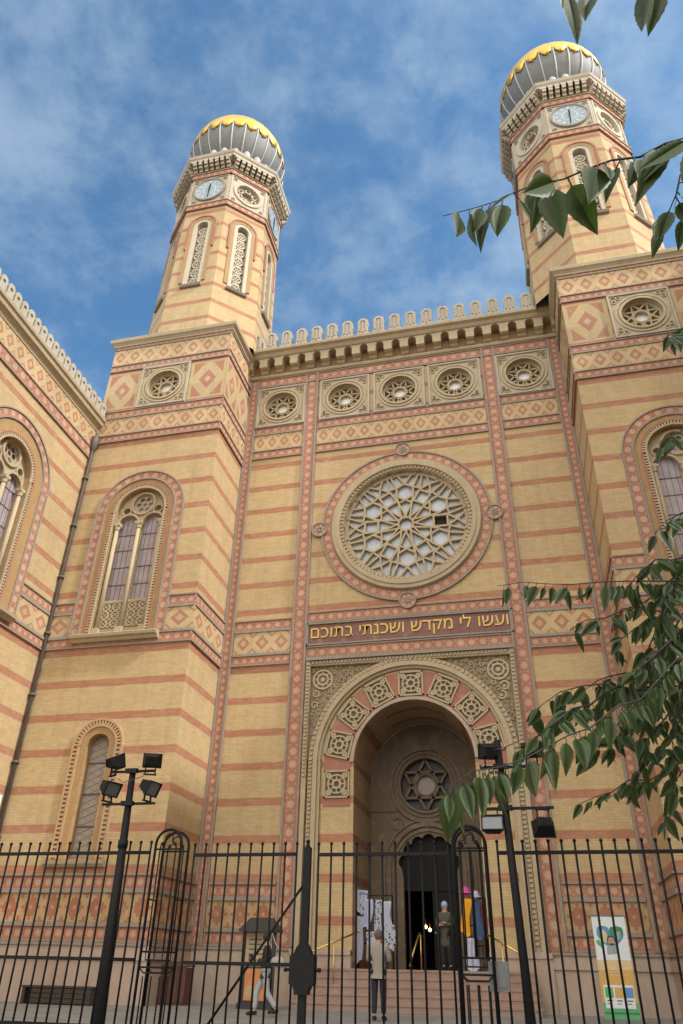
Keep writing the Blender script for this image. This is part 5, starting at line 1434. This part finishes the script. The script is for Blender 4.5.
def leaf(mb, base, d, nrm, L, rnd):
    d = d.normalized(); sd = d.cross(nrm); sd = sd.normalized() if sd.length > 1e-3 else d.orthogonal(); nrm = sd.cross(d)
    W = L * rnd.uniform(.19, .28); n = 13; curl = rnd.uniform(-.10, .35); fold = rnd.uniform(-.05, .22); asym = rnd.uniform(.9, 1.1)
    mid, le, ri = [], [], []
    for i in range(n + 1):
        t = i / n
        w = W * 1.12 * (math.sin(PI * t ** .70) ** .9) * (1 - .34 * t) if 0 < t < 1 else 0
        w *= 1.035 if i % 2 else .965
        c = base + d * (L * t) - nrm * (curl * L * t * t)
        mid.append(c); le.append(c + sd * w * asym + nrm * (w * fold)); ri.append(c - sd * w + nrm * (w * fold))
    for i in range(n):
        t0, t1 = i / n, (i + 1) / n
        for e, us in ((le, 1), (ri, 0)):
            q = [mid[i], mid[i + 1], e[i + 1], e[i]]; uv = [(.5, t0), (.5, t1), (us, t1), (us, t0)]
            if i == 0: q, uv = q[:3], uv[:3]
            elif i == n - 1: q, uv = [q[0], q[1], q[3]], [uv[0], uv[1], uv[3]]
            mb.face(q, 'leaf', uv, True)
tree = thing('tree', 'broad-leaved tree whose leafy branches hang in from the right edge', 'tree', (7.0, -18.2, -.18))
TO = Vector(tree.location)
crown = MB(); limbs = MB(); rnd = random.Random(11)
def twig(path, s, sp, every_side=1.0, thick=.006, droop=.9, big=True, hub=None):
    s0, s1 = s if isinstance(s, tuple) else (s, s)
    n_ = max(1, len(path) - 1)
    pts = [at(px, py, .118 * 731 / (s0 + (s1 - s0) * i / n_) * (1 + .05 * math.sin(i * 2.1))) for i, (px, py) in enumerate(path)]
    D = .118 * 731 / ((s0 + s1) / 2)
    q_ = [pts[0]]
    for a, b in zip(pts, pts[1:]):
        L = (b - a).length
        q_ += [a.lerp(b, .5) + Vector((rnd.gauss(0, .03), rnd.gauss(0, .03), .03 + rnd.gauss(0, .03))) * L, b]
    pts = q_
    if hub is None: hub = TO + Vector((0, 0, 3.0 + 1.5 * rnd.random()))
    k = pts[0].lerp(hub, .45) + Vector((0, 0, .15))
    chain = [hub, k] + pts
    ra = [thick * 4, thick * 2] + [thick * (1.1 - .75 * i / max(1, len(pts) - 1)) for i in range(len(pts))]
    limbs.tube([p - TO for p in chain], ra, 'twig', 6)
    step = sp / 731 * D
    for a, b in zip(pts, pts[1:]):
        L = (b - a).length; n = max(1, round(L / step)); dr = (b - a).normalized()
        for i in range(n):
            p = a.lerp(b, (i + rnd.random() * .7) / n)
            side = dr.cross(Vector((0, 0, 1))).normalized() * rnd.choice((-1, 1))
            off = side * rnd.uniform(.2, .8) + dr * rnd.uniform(-.1, .6) + Vector((0, 0, -droop * rnd.uniform(.5, 1.3))) + Vector((rnd.uniform(-.25, .25), rnd.uniform(-.25, .25), rnd.uniform(-.1, .15)))
            off.normalize()
            st = p + off * .022; nr = Vector((.25 + rnd.gauss(0, .55), -.9 + rnd.gauss(0, .5), .35 + rnd.gauss(0, .35))).normalized()
            limbs.tube([p - TO, st - TO], [.0022, .0016], 'twig', 4)
            leaf(crown, st - TO, off, nr, .118 * rnd.uniform(.55, 1.15), rnd)
twig([(705, 132), (640, 157), (585, 170), (540, 183), (500, 200), (443, 216)], (50, 40), 16, thick=.003, droop=1.5)
twig([(705, 120), (690, 160), (676, 195), (660, 225)], 38, 13, thick=.003, droop=1.6)
twig([(715, 150), (695, 190), (684, 215)], 36, 14, thick=.003, droop=1.6)
twig([(740, -70), (670, -26), (610, -20), (545, -16)], 46, 26, thick=.004, droop=2.0)
twig([(705, 584), (650, 581), (600, 582), (550, 584), (497, 586)], 23, 10, thick=.004, droop=1.6)
twig([(705, 560), (645, 602), (605, 618), (570, 630)], 21, 10, thick=.005)
twig([(720, 560), (683, 630), (650, 660), (620, 685), (590, 705), (552, 725), (520, 748)], (21, 25), 5.2, thick=.008)
twig([(700, 640), (640, 700), (590, 728), (545, 748), (500, 767), (446, 789)], (23, 41), 11, thick=.0035, droop=2.0)
twig([(700, 690), (640, 690), (600, 684), (560, 692), (530, 715)], 21, 8, thick=.005)
twig([(705, 762), (650, 780), (612, 792), (575, 806)], 14, 6, thick=.006)
twig([(705, 505), (682, 513), (655, 533)], 25, 10, thick=.005)
twig([(710, 318), (676, 332), (664, 340)], 25, 9, thick=.005)
twig([(710, 420), (680, 432), (662, 445)], 20, 9, thick=.005)
twig([(715, 520), (672, 590), (652, 640), (640, 668)], 21, 6, thick=.006)
twig([(710, 590), (664, 650), (634, 700), (610, 752)], 19, 6.5, thick=.006)
twig([(710, 660), (664, 720), (644, 762), (628, 800)], 18, 6.5, thick=.006)
twig([(715, 720), (676, 780), (664, 826)], 18, 7, thick=.005)
twig([(700, 640), (655, 668), (610, 676), (585, 690)], 20, 7, thick=.006)
twig([(705, 555), (672, 560), (648, 566), (625, 592)], 22, 7, thick=.005)
twig([(712, 600), (684, 680), (672, 740), (676, 800)], 19, 6, thick=.005)
for pth, sz in (([(712, 570), (670, 610), (640, 625), (612, 655)], 20), ([(712, 620), (660, 700), (620, 735), (590, 760)], 19), ([(712, 700), (668, 700), (634, 722), (606, 728)], 18), ([(712, 650), (690, 720), (655, 760), (640, 790)], 17), ([(712, 540), (684, 560), (664, 600), (655, 650)], 22), ([(712, 680), (680, 660), (650, 690), (640, 740)], 20)):
    twig(pth, sz, 7, thick=.005)
# the rest of the crown, above and beside the viewpoint
for i in range(330):
    a = rnd.uniform(0, 2 * PI); h = rnd.uniform(2.6, 9.5); r0 = 4.6 * math.sqrt(rnd.random()) * math.sqrt(max(.1, 1 - ((h - 5.2) / 4.6) ** 2))
    hub = TO + Vector((0, 0, min(h, 6.0))); c = TO + Vector((math.cos(a) * r0, math.sin(a) * r0, h + .6))
    q = c - CAM; z = q.dot(FWD)
    if q.length < 2.2: continue
    if z > -.5:
        z = max(z, .4); ppx, ppy = 341.5 + FPX * q.dot(RT) / z, 512 - FPX * q.dot(UPV) / z; mg = 620 / z + 60
        if -mg < ppx < 683 + mg and -mg < ppy < 1024 + mg: continue
    limbs.tube([hub - TO, hub.lerp(c, .5) - TO + Vector((0, 0, .15)), c - TO], [.035, .02, .008], 'twig', 5)
    for j in range(16):
        p = c + Vector((rnd.gauss(0, .38), rnd.gauss(0, .38), rnd.gauss(0, .3))); dd = Vector((rnd.uniform(-1, 1), rnd.uniform(-1, 1), rnd.uniform(-1.2, .1))).normalized()
        leaf(crown, p - TO, dd, Vector((rnd.uniform(-1, 1), rnd.uniform(-1, 1), 1)).normalized(), .17 * rnd.uniform(.8, 1.2), rnd)
obj('crown', crown, tree)
obj('branch', limbs, tree)
mb = MB(); mb.tube([(0, 0, 0), (.02, .01, .4), (-.03, .02, 1.4), (.03, 0, 2.6), (0, 0, 4.7), (.05, .0, 7.5)], [.30, .22, .19, .17, .11, .04], 'bark', 14); obj('trunk', mb, tree)

# ------------------------------------------------------------------ sky and sun
SUN_AZ, SUN_EL = R(104), R(44)     # clockwise from +y
w = bpy.data.worlds.new('World'); scn.world = w; w.use_nodes = True
t = w.node_tree; t.nodes.clear()
o = t.nodes.new('ShaderNodeOutputWorld'); bg = t.nodes.new('ShaderNodeBackground'); t.links.new(bg.outputs[0], o.inputs[0])
sky = t.nodes.new('ShaderNodeTexSky'); sky.sky_type = 'NISHITA'; sky.sun_disc = False
sky.sun_elevation = SUN_EL; sky.sun_rotation = SUN_AZ; sky.altitude = 100; sky.air_density = 1.0; sky.dust_density = .8; sky.ozone_density = 1.2
tc = t.nodes.new('ShaderNodeTexCoord'); sx = t.nodes.new('ShaderNodeSeparateXYZ'); t.links.new(tc.outputs['Generated'], sx.inputs[0])
def mth(op, a, b):
    n = t.nodes.new('ShaderNodeMath'); n.operation = op
    for i, v in enumerate((a, b)):
        if isinstance(v, (int, float)): n.inputs[i].default_value = v
        else: t.links.new(v, n.inputs[i])
    return n.outputs[0]
den = mth('ADD', mth('MAXIMUM', sx.outputs[2], 0.0), .22)
cv = t.nodes.new('ShaderNodeCombineXYZ'); t.links.new(mth('DIVIDE', sx.outputs[0], den), cv.inputs[0]); t.links.new(mth('DIVIDE', sx.outputs[1], den), cv.inputs[1])
def wn(scale, det, rough, dist):
    n = t.nodes.new('ShaderNodeTexNoise'); t.links.new(cv.outputs[0], n.inputs['Vector']); n.inputs['Scale'].default_value = scale; n.inputs['Detail'].default_value = det; n.inputs['Roughness'].default_value = rough; n.inputs['Distortion'].default_value = dist; return n.outputs[0]
n1, n2 = wn(9.0, 10, .62, .15), wn(2.2, 4, .5, .2)
mr = t.nodes.new('ShaderNodeMapRange'); mr.interpolation_type = 'SMOOTHSTEP'
t.links.new(mth('ADD', mth('MULTIPLY', n1, .55), mth('MULTIPLY', n2, .45)), mr.inputs[0]); mr.inputs[1].default_value = .40; mr.inputs[2].default_value = .66; mr.inputs[3].default_value = 0; mr.inputs[4].default_value = .44
mx = t.nodes.new('ShaderNodeMix'); mx.data_type = 'RGBA'; t.links.new(mr.outputs[0], mx.inputs[0]); tint = t.nodes.new('ShaderNodeMix'); tint.data_type = 'RGBA'; tint.blend_type = 'MULTIPLY'; tint.inputs[0].default_value = 1.0
t.links.new(sky.outputs[0], tint.inputs[6]); tint.inputs[7].default_value = (.72, 1.09, 1.20, 1)
t.links.new(tint.outputs[2], mx.inputs[6]); mx.inputs[7].default_value = (3.6, 4.4, 5.2, 1)
# added glow in the unseen sky behind the camera, brightens the facade front
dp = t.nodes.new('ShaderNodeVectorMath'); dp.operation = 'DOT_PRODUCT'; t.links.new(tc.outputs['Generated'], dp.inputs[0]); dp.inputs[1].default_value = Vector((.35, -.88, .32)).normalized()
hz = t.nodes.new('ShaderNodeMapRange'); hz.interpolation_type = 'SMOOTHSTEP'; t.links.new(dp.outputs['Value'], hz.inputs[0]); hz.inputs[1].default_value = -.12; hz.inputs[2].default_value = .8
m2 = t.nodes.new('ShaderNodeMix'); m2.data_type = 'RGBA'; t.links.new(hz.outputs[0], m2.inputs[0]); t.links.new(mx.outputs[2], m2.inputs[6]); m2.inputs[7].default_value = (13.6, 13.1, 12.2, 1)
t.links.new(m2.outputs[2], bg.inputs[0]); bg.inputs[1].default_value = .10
sl = bpy.data.lights.new('sun', 'SUN'); so = bpy.data.objects.new('sun', sl); COL.objects.link(so)
sl.energy = 2.1; sl.angle = R(3); sl.color = (1, .98, .94)
dv = Vector((math.sin(SUN_AZ) * math.cos(SUN_EL), math.cos(SUN_AZ) * math.cos(SUN_EL), math.sin(SUN_EL)))
so.rotation_euler = (-dv).to_track_quat('-Z', 'Y').to_euler(); so.location = dv * 60

scn.view_settings.view_transform = 'Standard'; scn.view_settings.look = 'None'; scn.view_settings.exposure = .82; scn.view_settings.gamma = 1.0
scn.render.engine = 'CYCLES'
